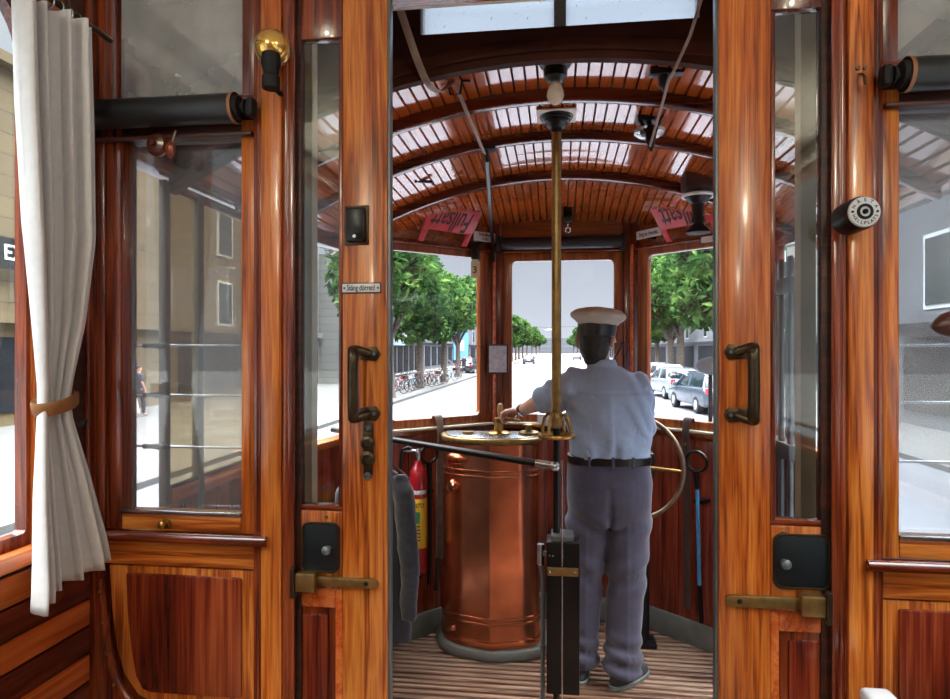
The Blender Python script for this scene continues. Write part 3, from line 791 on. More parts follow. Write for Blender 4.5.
# ribs
def arch(yc, w, h, drop0=0):
    m = MB(); pts = []
    N = 40; vs = []; fs = []
    for i in range(N + 1):
        x = CXL + (CXR - CXL) * i / N
        zt = soff(x, yc) + .004; zb = zt - h
        vs += [(x, yc - w / 2, zt), (x, yc - w / 2, zb), (x, yc + w / 2, zb), (x, yc + w / 2, zt)]
    for i in range(N):
        a = i * 4
        for c in range(4): fs.append((a + c, a + (c + 1) % 4, a + 4 + (c + 1) % 4, a + 4 + c))
    fs += [(3, 2, 1, 0), (N * 4, N * 4 + 1, N * 4 + 2, N * 4 + 3)]
    return m.add(vs, fs)
for i, (yy, h) in enumerate(((2.2, .044), (2.62, .040), (3.16, .044))):
    arch(yy, .042, h).build('trim_%d' % (5 + i), M['rib'], kind=ST, bevel=.006)
# header with the transom above the roof
hd = empty('wall_header', (0, 1.83, 2.4), kind=ST)
N = 30; low = []
for i in range(N + 1):
    x = CXL + (CXR - CXL) * i / N; low.append((x, 2.386 - x * x / 3.9))
MB().prism(low + [(CXR, 2.475), (CXL, 2.475)], 1.795, 1.825).build('arched_beam', M['headw'], hd)
low2 = [(x, z - .004) for x, z in low]
MB().prism([(x, z + .025) for x, z in low2] + [(x, z + .06) for x, z in reversed(low2)], 1.785, 1.797).build('beam_moulding', M['headw'], hd, bevel=.005)
MB().box(CXL, -.385, 1.80, 1.86, 2.47, 2.74).build('side_panel', M['headw'], hd)
MB().box(.375, CXR, 1.80, 1.86, 2.47, 2.74).build('side_panel', M['headw'], hd)
MB().box(-.385, .375, 1.80, 1.86, 2.63, 2.74).build('head_rail', M['headw'], hd)
tw = empty('window_13', (0, 1.83, 2.55), kind=ST)
MB().box(-.388, .378, 1.828, 1.832, 2.46, 2.64).build('pane', M['frost'], tw)
MB().box(-.012, .022, 1.815, 1.845, 2.47, 2.64).build('mullion', M['greyp'], tw, bevel=.003)
# corner columns of the bulkhead
for k, (xa, xb) in enumerate(((CXL - .12, CXL - .05), (CXR + .05, CXR + .12))):
    MB().box(xa, xb, 1.60, 1.70, 0, 2.35).build('column', M['maho'], kind=ST)

def panel(name, P0, P1, wn, glass_a, zb, zt, rad=.03):
    """one straight stretch of the platform front between two corners; local x runs P0->P1, local y is depth outward"""
    P0 = Vector((*P0, 0)); P1 = Vector((*P1, 0)); d = (P1 - P0); Ln = d.length; ang = math.atan2(d.y, d.x)
    T = Matrix.Translation(P0) @ Matrix.Rotation(ang, 4, 'Z')
    w = empty(name, (P0 + P1) / 2, kind=ST)
    def bx(nm, a0, a1, y0, y1, z0, z1, mat, bevel=.003, parent=w):
        return MB(T).box(a0, a1, y0, y1, z0, z1).build(nm, mat, parent, bevel=bevel)
    ga, gb = glass_a
    MB(T).ring(rrect(0, Ln, 1.10, 2.20, .003, 6), rrect(ga - .05, gb + .05, 1.18, 2.15, .03, 6), 0, .05).build('window_frame', M['cabwood'], w, bevel=.003)
    bx('upper_panel', 0, Ln, .01, .05, 2.19, 2.46, M['cabwood_x'])
    bx('window_ledge', 0, Ln, -.03, .02, 2.165, 2.182, M['maho_x'], .005)
    bx('sill_rail', 0, Ln, -.006, .05, 1.118, 1.195, M['cabwood_x'])
    bx('sill_cap', 0, Ln, -.040, .0, 1.142, 1.158, M['brassd'] if False else M['cream'], .006)
    # vertical boards below
    a = 0; 
    lo = MB(T)
    while a < Ln - .001:
        b = min(Ln, a + .105); lo.box(a + .0015, b - .0015, 0, .02, .12, 1.14); a = b
    lo.build('boarding', M['cabboard'], w, bevel=.004)
    bx('outer_skin', 0, Ln, .02, .06, 0, 1.14, M['greyp'], 0)
    bx('skirting', 0, Ln, -.02, .0, 0, .13, M['greyp'], .004)
    r = empty(wn, T @ Vector(((ga + gb) / 2, .02, zb)), kind=ST)
    MB(T).ring(rrect(ga - .052, gb + .052, zb - .045, zt + .045, .025, 6), rrect(ga, gb, zb, zt, rad, 6), -.008, .03).build('sash', M['cabwood'], r, bevel=.004)
    MB(T).box(ga - .02, gb + .02, .012, .016, zb - .02, zt + .02).build('pane', M['screen'], r)
    return T, w
Tc, wc = panel('wall_cab_front', FL, FR, 'window_14', (.102, .703), 1.205, 2.118)
# the side panels: corner order keeps local y pointing outward
LL_ = math.dist(OL, FL)
Tl, wlp = panel('wall_cab_left', OL, FL, 'window_15', (LL_ - .712, LL_ - .118), 1.205, 2.128, .035)
Tr, wrp = panel('wall_cab_right', FR, OR_, 'window_16', (.118, .715), 1.205, 2.128, .035)
for k, (x, y) in enumerate((FL, FR)):
    MB().box(x - .045, x + .045, y - .035, y + .05, 1.13, 2.36).build('column', M['maho'], kind=ST, bevel=.012)
    MB().path([(x, y - .045, 1.15), (x, y - .045, 2.2)], .010, 10).build('trim_%d' % (10 + k), M['slat_o'], kind=ST, smooth=True)
# side walls of the platform: closed near the front, open entrance behind
for sd, xs, sg in (('left', CXL, -1), ('right', CXR, 1)):
    w = empty('wall_entrance_' + sd, (xs, 2.9, 0), kind=ST)
    e = OL if sd == 'left' else OR_
    P0, P1 = (Vector((xs, 2.72, 0)), Vector((*e, 0)))
    dv = P1 - P0; Ln = dv.length; T = Matrix.Translation(P0) @ Matrix.Rotation(math.atan2(dv.y, dv.x), 4, 'Z')   # local y: inward on the right, outward on the left
    o = 1 if sd == 'left' else -1
    MB(T).box(0, Ln, 0, o * .05, 0, 1.13).build('boarding', M['cabboard'], w)
    MB(T).box(-.02, Ln, -o * .02, o * .06, 1.12, 1.155).build('top_rail', M['slat_o'], w, bevel=.008)
    MB(T).box(Ln - .02, Ln + .03, -o * .01, o * .05, 1.1, 2.3).build('front_post', M['maho'], w, bevel=.008)
    MB(T).box(-.01, .03, 0, o * .05, 0, 2.3).build('entrance_post', M['cream'], w, bevel=.008)
    MB(T).box(0, Ln + .03, -o * .02, o * .05, 2.08, 2.28).build('front_beam', M['maho_y'], w, bevel=.008)
    MB().box(xs - sg * .02, xs + sg * .05, 1.6, 2.74, 2.10, 2.28).build('cornice_beam', M['maho_y'], w, bevel=.008)
    if sd == 'left':
        MB().path([(xs + .02, 2.735, 1.62), (xs + .075, 2.735, 1.615), (xs + .085, 2.735, 1.58), (xs + .085, 2.735, 1.44), (xs + .06, 2.735, 1.42), (xs + .02, 2.735, 1.42)], .011, 10).build('grab_handle', M['iron'], w, smooth=True)
# folded lattice gate at the right entrance
r = empty('folding_gate', (1.1, 3.0, 0), 'grey metal folding gate folded up at the right entrance', 'gate')
for k in range(6):
    yy = 3.13 - k * .055; xx = CXR - .175 - (k % 2) * .045
    b = MB().box(xx - .008, xx + .008, yy - .018, yy + .018, .0, 1.98).build('gate_bar', M['iron'] if k % 2 else M['steel'], r, bevel=.003)
for zz in (.35, 1.16, 1.86):
    MB().box(CXR - .235, CXR - .16, 2.83, 3.15, zz - .035, zz + .035).build('hinge_band', M['iron'], r, bevel=.006)

# ------------------------------------------------------------------ controller
r = empty('tram_controller', (-.33, 3.45, 0), 'copper clad controller cabinet with a crank on its round steel top', 'controller')
plan = [(-.655, 3.60), (-.60, 3.40), (-.52, 3.335), (-.345, 3.285), (-.17, 3.335), (-.10, 3.39), (-.075, 3.60)]
def rounded(poly, rad, n=6, sharp=()):
    out = []; N = len(poly)
    for i, p in enumerate(poly):
        p = Vector(p); a = Vector(poly[i - 1]); b = Vector(poly[(i + 1) % N])
        if i in sharp: out.append(tuple(p)); continue
        u = (a - p); v = (b - p); q = min(rad, u.length * .45, v.length * .45)
        s, e = p + u.normalized() * q, p + v.normalized() * q
        for k in range(n + 1):
            t = k / n; out.append(tuple(s * (1 - t) ** 2 + p * 2 * t * (1 - t) + e * t * t))
    return out
pl = rounded(plan, .11, 8, sharp=(3,))
def inset(poly, k):
    c = Vector((-.36, 3.48)); return [tuple(c + (Vector(p) - c) * k) for p in poly]
MB().prism(pl, .10, 1.10, 'Z').build('body', M['copper'], r, smooth=True, angle=25)
for z, hh in ((.962, .010), (.935, .008), (.208, .010), (.182, .008)):
    MB().prism(inset(pl, 1.016), z - hh, z + hh, 'Z').build('band', M['copperd'], r, smooth=True, bevel=.005, angle=30)
MB().prism(inset(pl, 1.02), .055, .105, 'Z').build('foot_band', M['copper'], r, smooth=True, bevel=.012, angle=30)
MB().prism(inset(rounded(plan, .16, 8), 1.13), 0, .055, 'Z').build('base_slab', M['greyp'], r, smooth=True, bevel=.016, angle=30)
MB().prism(inset(pl, 1.03), 1.10, 1.132, 'Z').build('top_rim', M['brassd'], r, smooth=True, bevel=.012, angle=30)
tp = MB().prism(inset(pl, .94), 1.128, 1.138, 'Z').build('top_plate', M['steel'], r, smooth=True, bevel=.004, angle=30)
MB().box(-.347, -.343, 3.281, 3.29, .215, .98).build('seam', M['copperd'], r, bevel=.001)
MB().path([(-.575, 3.40, 1.018), (-.545, 3.37, 1.02), (-.495, 3.345, 1.02), (-.455, 3.335, 1.018)], [.020, .032, .032, .022], 12).build('lug', M['copper'], r, smooth=True)
b = MB(); b.lathe([(.034, 0), (.036, -.012), (.024, -.02), (.02, -.04), (.012, -.048)], (-.535, 3.362, .878), 'Y', 20); b.build('side_knob', M['copperd'], r, smooth=True)
b = MB(); b.lathe([(.018, 0), (.02, -.014), (.008, -.022)], (-.55, 3.36, .13), 'Y', 16); b.build('foot_knob', M['copperd'], r, smooth=True)
# crank
ck = MB(); cx, cy = -.315, 3.47
ck.lathe([(.060, 1.138), (.062, 1.146), (.050, 1.152), (.026, 1.156), (.022, 1.20), (.028, 1.205), (.028, 1.222), (.012, 1.228)], (cx, cy, 0), seg=24)
cr = ck.build('crank', M['brass'], r, smooth=True)
MB().path([(cx + .01, cy, 1.213), (cx + .05, cy - .005, 1.215), (cx + .115, cy - .03, 1.213)], [.014, .011, .010], 10).build('crank_arm', M['brassd'], cr, smooth=True)
HK = Vector((cx + .035, cy - .03, 1.23))
MB().lathe([(.010, 1.215), (.012, 1.23), (.016, 1.25), (.017, 1.275), (.013, 1.295), (.004, 1.30)], (cx + .005, cy + .03, 0), seg=16).build('crank_knob', M['knobw'], cr, smooth=True)
b = MB(); b.lathe([(.055, 1.138), (.055, 1.15), (.04, 1.156), (.018, 1.158), (.016, 1.18), (.03, 1.182), (.03, 1.19), (.01, 1.195)], (-.155, 3.48, 0), seg=24)
rv = b.build('reverser_boss', M['brassd'], r, smooth=True)
MB().path([(-.155, 3.48, 1.186), (-.12, 3.46, 1.19), (-.075, 3.45, 1.186)], [.008, .007, .009], 10).build('reverser_lever', M['brass'], rv, smooth=True)
b = MB(); b.lathe([(.032, 1.138), (.032, 1.15), (.01, 1.152)], (-.48, 3.46, 0), seg=20); b.build('dial', M['brass'], r, smooth=True)

# ------------------------------------------------------------------ grab pole with ring, box and conduit
PX, PY = -.006, 2.42
r = empty('grab_pole', (PX, PY, 0), 'upright brass pole with ring collar and black box below, beside the driver', 'pole')
MB().rod((PX, PY, 1.30), (PX, PY, 2.44), .0175, 20).build('brass_tube', M['brassd'], r, smooth=True)
MB().rod((PX, PY, .0), (PX, PY, 1.31), .013, 16).build('lower_tube', M['black'], r, smooth=True)
MB().rod((PX + .020, PY - .062, 0), (PX + .020, PY - .062, 1.19), .0032, 10).build('steel_rod', M['steel'], r, smooth=True)
MB().lathe([(.062, 2.456), (.062, 2.448), (.056, 2.444), (.056, 2.438), (.050, 2.434), (.050, 2.428), (.042, 2.424), (.036, 2.412), (.022, 2.404), (.019, 2.39)], (PX, PY, 0), seg=28).build('ceiling_flange', M['black'], r, smooth=True)
MB().box(PX - .072, PX + .072, PY - .072, PY + .072, 2.450, 2.456).build('ceiling_plate', M['ceilw'], r, bevel=.002)
ringz = 1.272
MB().torus((PX, PY, ringz), .062, .0085, 'Z', 40, 10).build('ring', M['brass'], r, smooth=True)
MB().lathe([(.022, 1.325), (.024, 1.335), (.022, 1.352), (.018, 1.358)], (PX, PY, 0), seg=18).build('collar', M['brassd'], r, smooth=True)
for k in range(4):
    a = PI / 4 + k * PI / 2 + .3; ca, sa = math.cos(a), math.sin(a)
    MB().path([(PX + ca * q, PY + sa * q, z) for q, z in ((.016, 1.345), (.034, 1.352), (.050, 1.335), (.057, 1.305), (.060, 1.275))], .0065, 8).build('ring_arm', M['brassd'], r, smooth=True)
MB().box(PX - .036, PX + .083, PY - .055, PY + .055, .344, .893).build('box', M['black'], r, bevel=.004, label='black upright metal box')
MB().box(PX - .020, PX + .062, PY - .050, PY + .05, .893, .915).build('box_cap', M['iron'], r, bevel=.004)
cl = MB().box(PX - .034, PX + .078, PY - .066, PY - .052, .775, .805).build('clamp', M['brassd'], r, bevel=.004)
for xx in (-.022, .066):
    MB().lathe([(.006, PY - .066), (.004, PY - .07)], (PX + xx, 0, .79), 'Y', 10).build('bolt', M['steel'], cl)
for xx in (-.012, .0, .035):
    MB().lathe([(.0035, PY - .055), (.003, PY - .057)], (PX + xx - .012, 0, .845), 'Y', 8).build('screw', M['steel'], r)
cd = MB().path([(PX - .058, PY - .02, .85), (PX - .058, PY - .02, .80), (PX - .050, PY - .02, .75), (PX - .050, PY - .02, 0.0)], .0085, 10).build('conduit', M['iron'], r, smooth=True)
MB().rod((PX - .058, PY - .02, .80), (PX - .058, PY - .02, .875), .014, 12).build('conduit_head', M['steel'], cd, smooth=True)
for zz in (.69, .5, .31):
    MB().rod((PX - .050, PY - .02, zz - .008), (PX - .050, PY - .02, zz + .008), .0115, 12).build('conduit_joint', M['iron'], cd, smooth=True)
MB().box(PX - .06, PX - .03, PY - .03, PY - .01, .835, .85).build('conduit_arm', M['iron'], cd)
# barrier bar from pole to the left wall
r = empty('barrier_bar', (-.5, 2.8, 1.17), 'long black barrier bar between the brass pole and the left wall', 'bar')
A = Vector((PX - .005, PY - .03, 1.163)); B = Vector((-1.13, 3.165, 1.185))
A2 = A + (B - A) * .05
MB().rod(A2, B, .0135, 14).build('bar', M['black'], r, smooth=True)
MB().rod(A, A + (B - A) * .06, .015, 14).build('end_sleeve', M['steel'], r, smooth=True)
MB().ball(A, .019).build('end_joint', M['steel'], r, smooth=True)

# ------------------------------------------------------------------ brake wheel
r = empty('brake_wheel', (.43, 3.5, 0), 'big brass rimmed hand brake wheel at the driver\'s right', 'wheel')
WC = Vector((.385, 3.47, .978)); WT = Matrix.Translation(WC) @ Matrix.Rotation(-.42, 4, 'Z') @ Matrix.Rotation(-.08, 4, 'X')
b = MB(WT); b.torus((0, 0, 0), .262, .0125, 'Y', 56, 12); b.build('rim', M['rimm'], r, smooth=True)
b = MB(WT); b.lathe([(.014, -.035), (.034, -.03), (.038, 0), (.034, .03), (.02, .05), (.02, .10)], (0, 0, 0), 'Y', 20); b.build('hub', M['brass'], r, smooth=True)
for k in range(5):
    a = 2 * PI * k / 5
    b = MB(WT); b.path([(math.cos(a) * q, 0, math.sin(a) * q) for q in (.03, .10, .17, .235, .258)], [.016, .0125, .0105, .008, .006], 10); b.build('spoke', M['brass'], r, smooth=True)
MB().rod((.455, 3.60, 0), (.455, 3.60, 1.02), .034, 16).build('column', M['blackm'], r, smooth=True)
MB().box(.40, .51, 3.54, 3.66, .90, 1.04).build('gear_case', M['black'], r, bevel=.015)
MB().box(.39, .52, 3.53, 3.67, 0, .03).build('foot_plate', M['black'], r, bevel=.006)

# ------------------------------------------------------------------ things along the platform walls
# jacket
r = empty('jacket', (-.79, 2.78, 1.12), 'blue grey jacket hanging at the left by the barrier bar', 'jacket')
jb = MB()
JX, JY = -.795, 2.80
loft(jb, [(JX, JY, .30, .155, .050), (JX, JY, .42, .155, .056), (JX, JY, .6, .15, .062), (JX + .0, JY, .8, .145, .066), (JX, JY, .93, .14, .066), (JX, JY, 1.0, .125, .055), (JX, JY, 1.045, .09, .045), (JX, JY, 1.075, .045, .04), (JX, JY, 1.10, .035, .035)], 28, 2.3)
jk = fuse(jb, 'body', M['jacket'], r, .009, 6, .022, .09)
for s in (-1, 1):
    sb = MB(); sb.path([(JX + s * .09, JY - .01, 1.03), (JX + s * .125, JY - .03, .96), (JX + s * .148, JY - .045, .8), (JX + s * .160, JY - .055, .62), (JX + s * .158, JY - .07, .43)], [.042, .050, .046, .042, .034], 16)
    fuse(sb, 'sleeve', M['jacket'], r, .009, 5, .016, .07)
MB().path([(JX - .04, JY - .05, 1.10), (JX - .01, JY - .085, 1.0), (JX + .01, JY - .09, .9), (JX + .015, JY - .09, .5), (JX + .01, JY - .08, .32)], .008, 8).build('front_edge', M['lining'], r, smooth=True)
MB().torus((JX, JY, 1.10), .04, .012, 'Z', 20, 8).build('collar', M['jacket'], r, smooth=True)
MB().path([(JX - .15, JY, 1.02), (JX - .05, JY, 1.10), (JX, JY, 1.125), (JX + .05, JY, 1.10), (JX + .15, JY, 1.02)], .006, 8).build('hanger', M['brownwood'], r, smooth=True)
hp = A + (B - A) * ((A.x - JX) / (A.x - B.x))
MB().path([(JX, JY, 1.12), (JX, JY + .01, 1.15), (JX, JY + .03, 1.20), (JX, hp.y, 1.215), (JX, hp.y + .034, 1.20), (JX, hp.y + .032, 1.18)], .003, 8).build('hanger_hook', M['steel'], r, smooth=True)
# extinguisher
EX, EY = -.742, 3.40
r = empty('fire_extinguisher', (EX, EY, .45), 'red fire extinguisher with yellow label on the left wall behind the jacket', 'extinguisher')
MB().lathe([(.04, .40), (.047, .415), (.047, .905), (.044, .93), (.032, .962), (.02, .978), (.016, 1.0)], (EX, EY, 0), seg=28).build('cylinder', M['red'], r, smooth=True)
lb = MB().lathe([(.0476, .54), (.0480, .541), (.0480, .80), (.0476, .801)], (EX, EY, 0), seg=28).build('label', M['yellow'], r, smooth=True)
MB().lathe([(.0482, .825), (.0485, .826), (.0485, .845), (.0482, .846)], (EX, EY, 0), seg=28).build('clip_band', M['enamel'], r, smooth=True)
text_mesh('lettering', 'ASTO', .030, face_at((EX + .013, EY - .0490, .768), rotz=.26), M['ink'], lb, .001, width=.78)
MB().box(EX - .012, EX + .02, EY - .051, EY - .044, .675, .735).build('green_mark', M['green'], lb)
for q in range(5):
    MB().box(EX - .022, EX + .022, EY - .0485, EY - .0425, .655 - q * .018, .660 - q * .018).build('print_line', M['ink'], lb)
v = MB().lathe([(.014, .995), (.016, 1.0), (.016, 1.05), (.012, 1.06)], (EX, EY, 0), seg=16).build('valve', M['steel'], r, smooth=True)
MB().path([(EX + .005, EY, 1.045), (EX - .03, EY - .01, 1.05), (EX - .09, EY - .02, 1.048)], [.010, .009, .007], 10).build('lever', M['steel'], v, smooth=True)
MB().path([(EX - .01, EY, 1.04), (EX - .05, EY - .01, 1.07), (EX - .08, EY - .02, 1.06), (EX - .09, EY - .02, .95), (EX - .07, EY - .02, .7), (EX - .055, EY, .6)], .010, 10).build('hose', M['black'], v, smooth=True)
MB().box(EX - .02, EX + .02, EY + .04, EY + .09, .84, .87).build('wall_bracket', M['black'], r)
MB().box(EX - .03, EX + .03, EY - .05, EY + .09, .385, .402).build('foot_bracket', M['black'], r)

def on(T, a, y, z): return T @ Vector((a, y, z))
def strap(T, a, lab, zlow, mat, mat2):
    r = empty('window_strap', on(T, a, -.05, 1.15), lab, 'strap', 'leather window straps')
    b = MB(T); w = .024
    prof = [(.012, 1.175), (-.004, 1.205), (-.022, 1.222), (-.040, 1.212), (-.055, 1.17), (-.058, 1.12), (-.05, 1.0), (-.045, .85), (-.04, zlow)]
    b.curve([(a, y, z) for y, z in prof], [.014, .024, .028, .026, .022, .022, .022, .022, .02], 10, flat=(1, .22)); b.build('strap', mat, r, smooth=True)
    b = MB(T); b.lathe([(.006, -.056), (.005, -.064)], (a, 0, 1.085), 'Y', 10); b.build('stud', M['brass'], r)
    return r
strap(Tl, .485, 'worn leather window strap over the left sill, beside the copper cabinet', .42, M['leatherp'], None)
strap(Tr, .395, 'dark leather window strap hanging over the right window sill', .20, M['leather'], None)
# ring-handled irons
def ring_iron(T, a, z, lab, mat, zl, r0=.052):
    r = empty('point_iron', on(T, a, -.08, zl), lab, 'iron', 'ring handled irons')
    b = MB(T); b.torus((a, -.085, z), r0, .0085, 'Y', 32, 8, 1.15); b.build('ring_handle', M['black'], r, smooth=True)
    b = MB(T); b.path([(a, -.085, z - r0), (a + .004, -.085, z - r0 - .09)], [.016, .012], 10); b.build('socket', M['black'], r, smooth=True)
    b = MB(T); b.rod((a + .004, -.085, z - r0 - .06), (a + .012, -.075, zl), .0105, 10); b.build('shaft', mat, r, smooth=True)
    b = MB(T); b.rod((a + .012, -.075, zl), (a + .014, -.06, zl - .2), .012, 10); b.build('foot', M['black'], r, smooth=True)
    b = MB(T); b.box(a - .02, a + .03, -.08, 0, z - r0 - .17, z - r0 - .15); b.build('wall_clip', M['black'], r)
ring_iron(Tr, .475, 1.005, 'ring handled iron with a bright blue shaft by the right door', M['blue'], .36)
ring_iron(Tl, .395, 1.02, 'black ring handled iron on the left wall between extinguisher and cabinet', M['black'], .5, .046)
# black pump handle beside cabinet
MB().path([at(436, 590, 3.25), at(437, 575, 3.25), at(438, 558, 3.25)], .012, 10).build('hand_pump', M['black'], label='short black rod with a bright edge beside the copper cabinet', cat='rod', smooth=True)
# notice on the left window post, socket plate under the front window
r = empty('framed_notice', at(498, 359, 3.82), 'small framed paper notice on the post left of the front window', 'notice')
c = at(498, 359, 3.835)
MB().box(c.x - .062, c.x + .062, 3.825, 3.845, c.z - .088, c.z + .088).build('frame', M['dark'], r, bevel=.004)
MB().box(c.x - .052, c.x + .052, 3.821, 3.83, c.z - .078, c.z + .078).build('paper', M['paper'], r)
c = at(547, 420, 3.86)
r = empty('wall_socket', (c.x, 3.87, c.z), 'white square plate with one screw below the front window', 'socket')
MB().box(c.x - .055, c.x + .055, 3.858, 3.90, c.z - .035, c.z + .035).build('plate', M['socket'], r, bevel=.004)
MB().lathe([(.006, 3.858), (.005, 3.854)], (c.x - .01, 0, c.z), 'Y', 10).build('screw', M['iron'], r)
MB().lathe([(.007, 3.34), (.016, 3.335), (.014, 3.325)], (-.055, 0, 1.02), 'Y', 14)
b = MB(); c = at(551, 470, 3.84); b.lathe([(.02, 3.90), (.02, 3.875), (.012, 3.865)], (c.x, 0, c.z), 'Y', 16); b.build('signal_lamp', M['red'], label='small red signal lamp low beside the copper cabinet', cat='lamp', smooth=True)
# flip-up red boards reading Fullsatt, upside down
def full_sign(T, a, roll, lab, fl):
    r = empty('flip_sign', on(T, a, -.03, 2.19), lab, 'sign', 'red flip up signs above the front windows')
    Q = T @ Matrix.Translation((a, -.035, 2.190)) @ Matrix.Rotation(roll, 4, 'Y') @ Matrix.Rotation(.72, 4, 'X')
    b = MB(Q); b.prism(rrect(-.165, .165, .075, .225, .02, 4), -.004, .004); bo = b.build('board', M['signred'], r, bevel=.0015)
    for s in (-1, 1):
        b = MB(Q); b.box(s * .145 - .018, s * .145 + .018, -.003, .003, -.005, .085); b.build('leg', M['signred'], r, bevel=.001)
    text_mesh('lettering', 'Fullsatt', .178, Q @ Matrix.Translation((-fl * .004, -.0048, .150)) @ Matrix.Rotation(PI, 4, 'Y') @ FACE, M['ink'], bo, .0005, shear=.2, width=.49)
full_sign(Tl, .515, .02, 'red sign reading Fullsatt upside down above the left front window', 1)
full_sign(Tr, .425, -.02, 'red sign reading Fullsatt upside down above the right front window', -1)
def notice_plate(T, a, z, w, h, lines, lab, size, tilt=0):
    r = empty('notice_plate', on(T, a, -.05, z - h / 2), lab, 'sign', 'small white plates above the windows')
    Q = T @ Matrix.Translation((a, -.045, z)) @ Matrix.Rotation(tilt, 4, 'Y')
    b = MB(Q); b.prism(rrect(-w / 2, w / 2, -h / 2, h / 2, .004, 3), -.003, .003); bo = b.build('plate', M['enamel'], r)
    b = MB(Q); b.box(-.01, .01, 0, .055, -h / 2 - .004, -h / 2 + .012); b.build('bracket', M['black'], r)
    for i, t in enumerate(lines):
        text_mesh('lettering', t, size, Q @ Matrix.Translation((0, -.004, (len(lines) - 1) * .5 * size * 1.1 - i * size * 1.1)) @ FACE, M['ink'], bo, .0004, width=.75)
notice_plate(Tl, .800, 2.250, .155, .056, ['är ej tillåtet', 'i trafik.'], 'white plate with two lines of text right of the left red sign', .024)
notice_plate(Tr, .155, 2.245, .165, .048, ['Stig av framåt.'], 'white plate with one line of text left of the right red sign', .030, -.05)
notice_plate(Tr, .56, 2.135 + .03, .16, .03, ['Tal ej'], 'white plate at the top of the right front window', .02)
# number tag
c = at(475, 268, 3.74)
r = empty('number_tag', c, 'cream hanging tag with a black figure 3 at the left front window', 'tag')
MB().prism([(c.x - .024, c.z - .052), (c.x + .024, c.z - .052), (c.x + .024, c.z + .035), (c.x + .012, c.z + .055), (c.x - .012, c.z + .055), (c.x - .024, c.z + .035)], 3.738, 3.742).build('tag_plate', M['tag'], r)
text_mesh('figure', '3', .055, face_at((c.x, 3.7365, c.z - .012)), M['ink'], r, .0005)
MB().box(c.x - .022, c.x + .022, 3.73, 3.79, c.z + .05, c.z + .15).build('holder', M['black'], r, bevel=.004)
# front roller blind
c = at(562, 242, 3.8)
r = empty('front_blind', (.02, 3.82, c.z), 'rolled black blind above the front window', 'blind')
MB().lathe([(.036, -.33), (.036, .37)], (0, 3.82, c.z), 'X', 24).build('blind_cloth', M['rubber'], r, smooth=True)
for xx in (-.345, .372):
    MB().box(xx - .012, xx + .012, 3.785, 3.90, c.z - .05, c.z + .045).build('bracket', M['black'], r, bevel=.006)
# ------------------------------------------------------------------ overhead fittings
def lamp(x, y, zt, lab):
    r = empty('ceiling_lamp', (x, y, zt), lab, 'lamp')
    MB().lathe([(.062, zt), (.062, zt - .006), (.056, zt - .010), (.056, zt - .016), (.050, zt - .020), (.050, zt - .026), (.043, zt - .030), (.043, zt - .036), (.036, zt - .042), (.034, zt - .068), (.022, zt - .082)], (x, y, 0), seg=32).build('ribbed_base', M['black'], r, smooth=True, angle=30)
    MB().lathe([(.014, zt - .078), (.016, zt - .09), (.024, zt - .108), (.026, zt - .122), (.020, zt - .138), (.010, zt - .146), (.002, zt - .148)], (x, y, 0), seg=20).build('bulb', M['bulb'], r, smooth=True)
lamp(-.008, 1.94, 2.463, 'black ribbed ceiling lamp with pear bulb above the brass pole')
# lamp / gong with white ring at right
c = at(698, 200, 3.0); x = c.x
r = empty('ceiling_bell', (x, 3.0, 2.36), 'black ceiling fitting with a white ring above the right window', 'bell')
z = soff(x, 3.0)
MB().box(x - .065, x + .065, 2.94, 3.06, z - .06, z + .02).build('block', M['dark'], r, bevel=.006)
MB().lathe([(.062, z - .06), (.058, z - .085), (.045, z - .105), (.028, z - .115), (.024, z - .17), (.03, z - .18), (.03, z - .20), (.02, z - .21)], (x, 3.0, 0), seg=24).build('bell_body', M['black'], r, smooth=True)
MB().torus((x, 3.0, c.z + .018), .066, .008, 'Z', 32, 8).build('white_ring', M['enamel'], r, smooth=True)
MB().lathe([(.018, z - .20), (.05, z - .235), (.052, z - .245), (.03, z - .25)], (x, 3.0, 0), seg=24).build('lower_bell', M['blackm'], r, smooth=True)
# pulley and chrome gong with pull cord
c = at(649, 128, 2.44)
r = empty('signal_gong', (c.x, 2.44, 2.4), 'chrome gong dish under a black bracket at the right of the ceiling', 'gong')
z = soff(c.x, 2.42)
MB().lathe([(.058, z - .040), (.055, z - .052), (.036, z - .066), (.012, z - .070), (.010, z - .03)], (c.x, 2.44, 0), seg=28).build('dish', M['steel'], r, smooth=True)
MB().box(c.x - .045, c.x + .045, 2.40, 2.47, z - .010, z + .01).build('mount', M['black'], r, bevel=.004)
for sx in (-1, 1):
    MB().curve([(c.x + sx * .036, 2.41, z - .008), (c.x + sx * .026, 2.40, z - .035), (c.x + sx * .016, 2.39, z - .06)], .007, 8).build('arm', M['black'], r, smooth=True)
MB().path([(c.x, 2.40, z - .045), (c.x, 2.39, z - .085), (c.x, 2.385, z - .135)], [.022, .018, .005], 10).build('striker', M['black'], r, smooth=True)
MB().rod((c.x, 2.44, z - .045), (c.x, 2.44, z), .010, 8).build('stem', M['black'], r, smooth=True)
c1 = at(668, 72, 2.02); 
b = empty('cord_guide', c1, 'black iron cord guide at the front edge of the right ceiling', 'bracket')
zz = soff(c1.x, 2.02)
MB().box(c1.x - .055, c1.x + .045, 2.0, 2.04, zz - .014, zz + .01).build('plate', M['black'], b, bevel=.003)
MB().path([(c1.x - .012, 2.02, zz - .01), (c1.x - .018, 2.02, zz - .045), (c1.x - .004, 2.02, zz - .062)], [.016, .012, .008], 8).build('guide', M['black'], b, smooth=True)
E0 = at(701, 0, 1.76); 
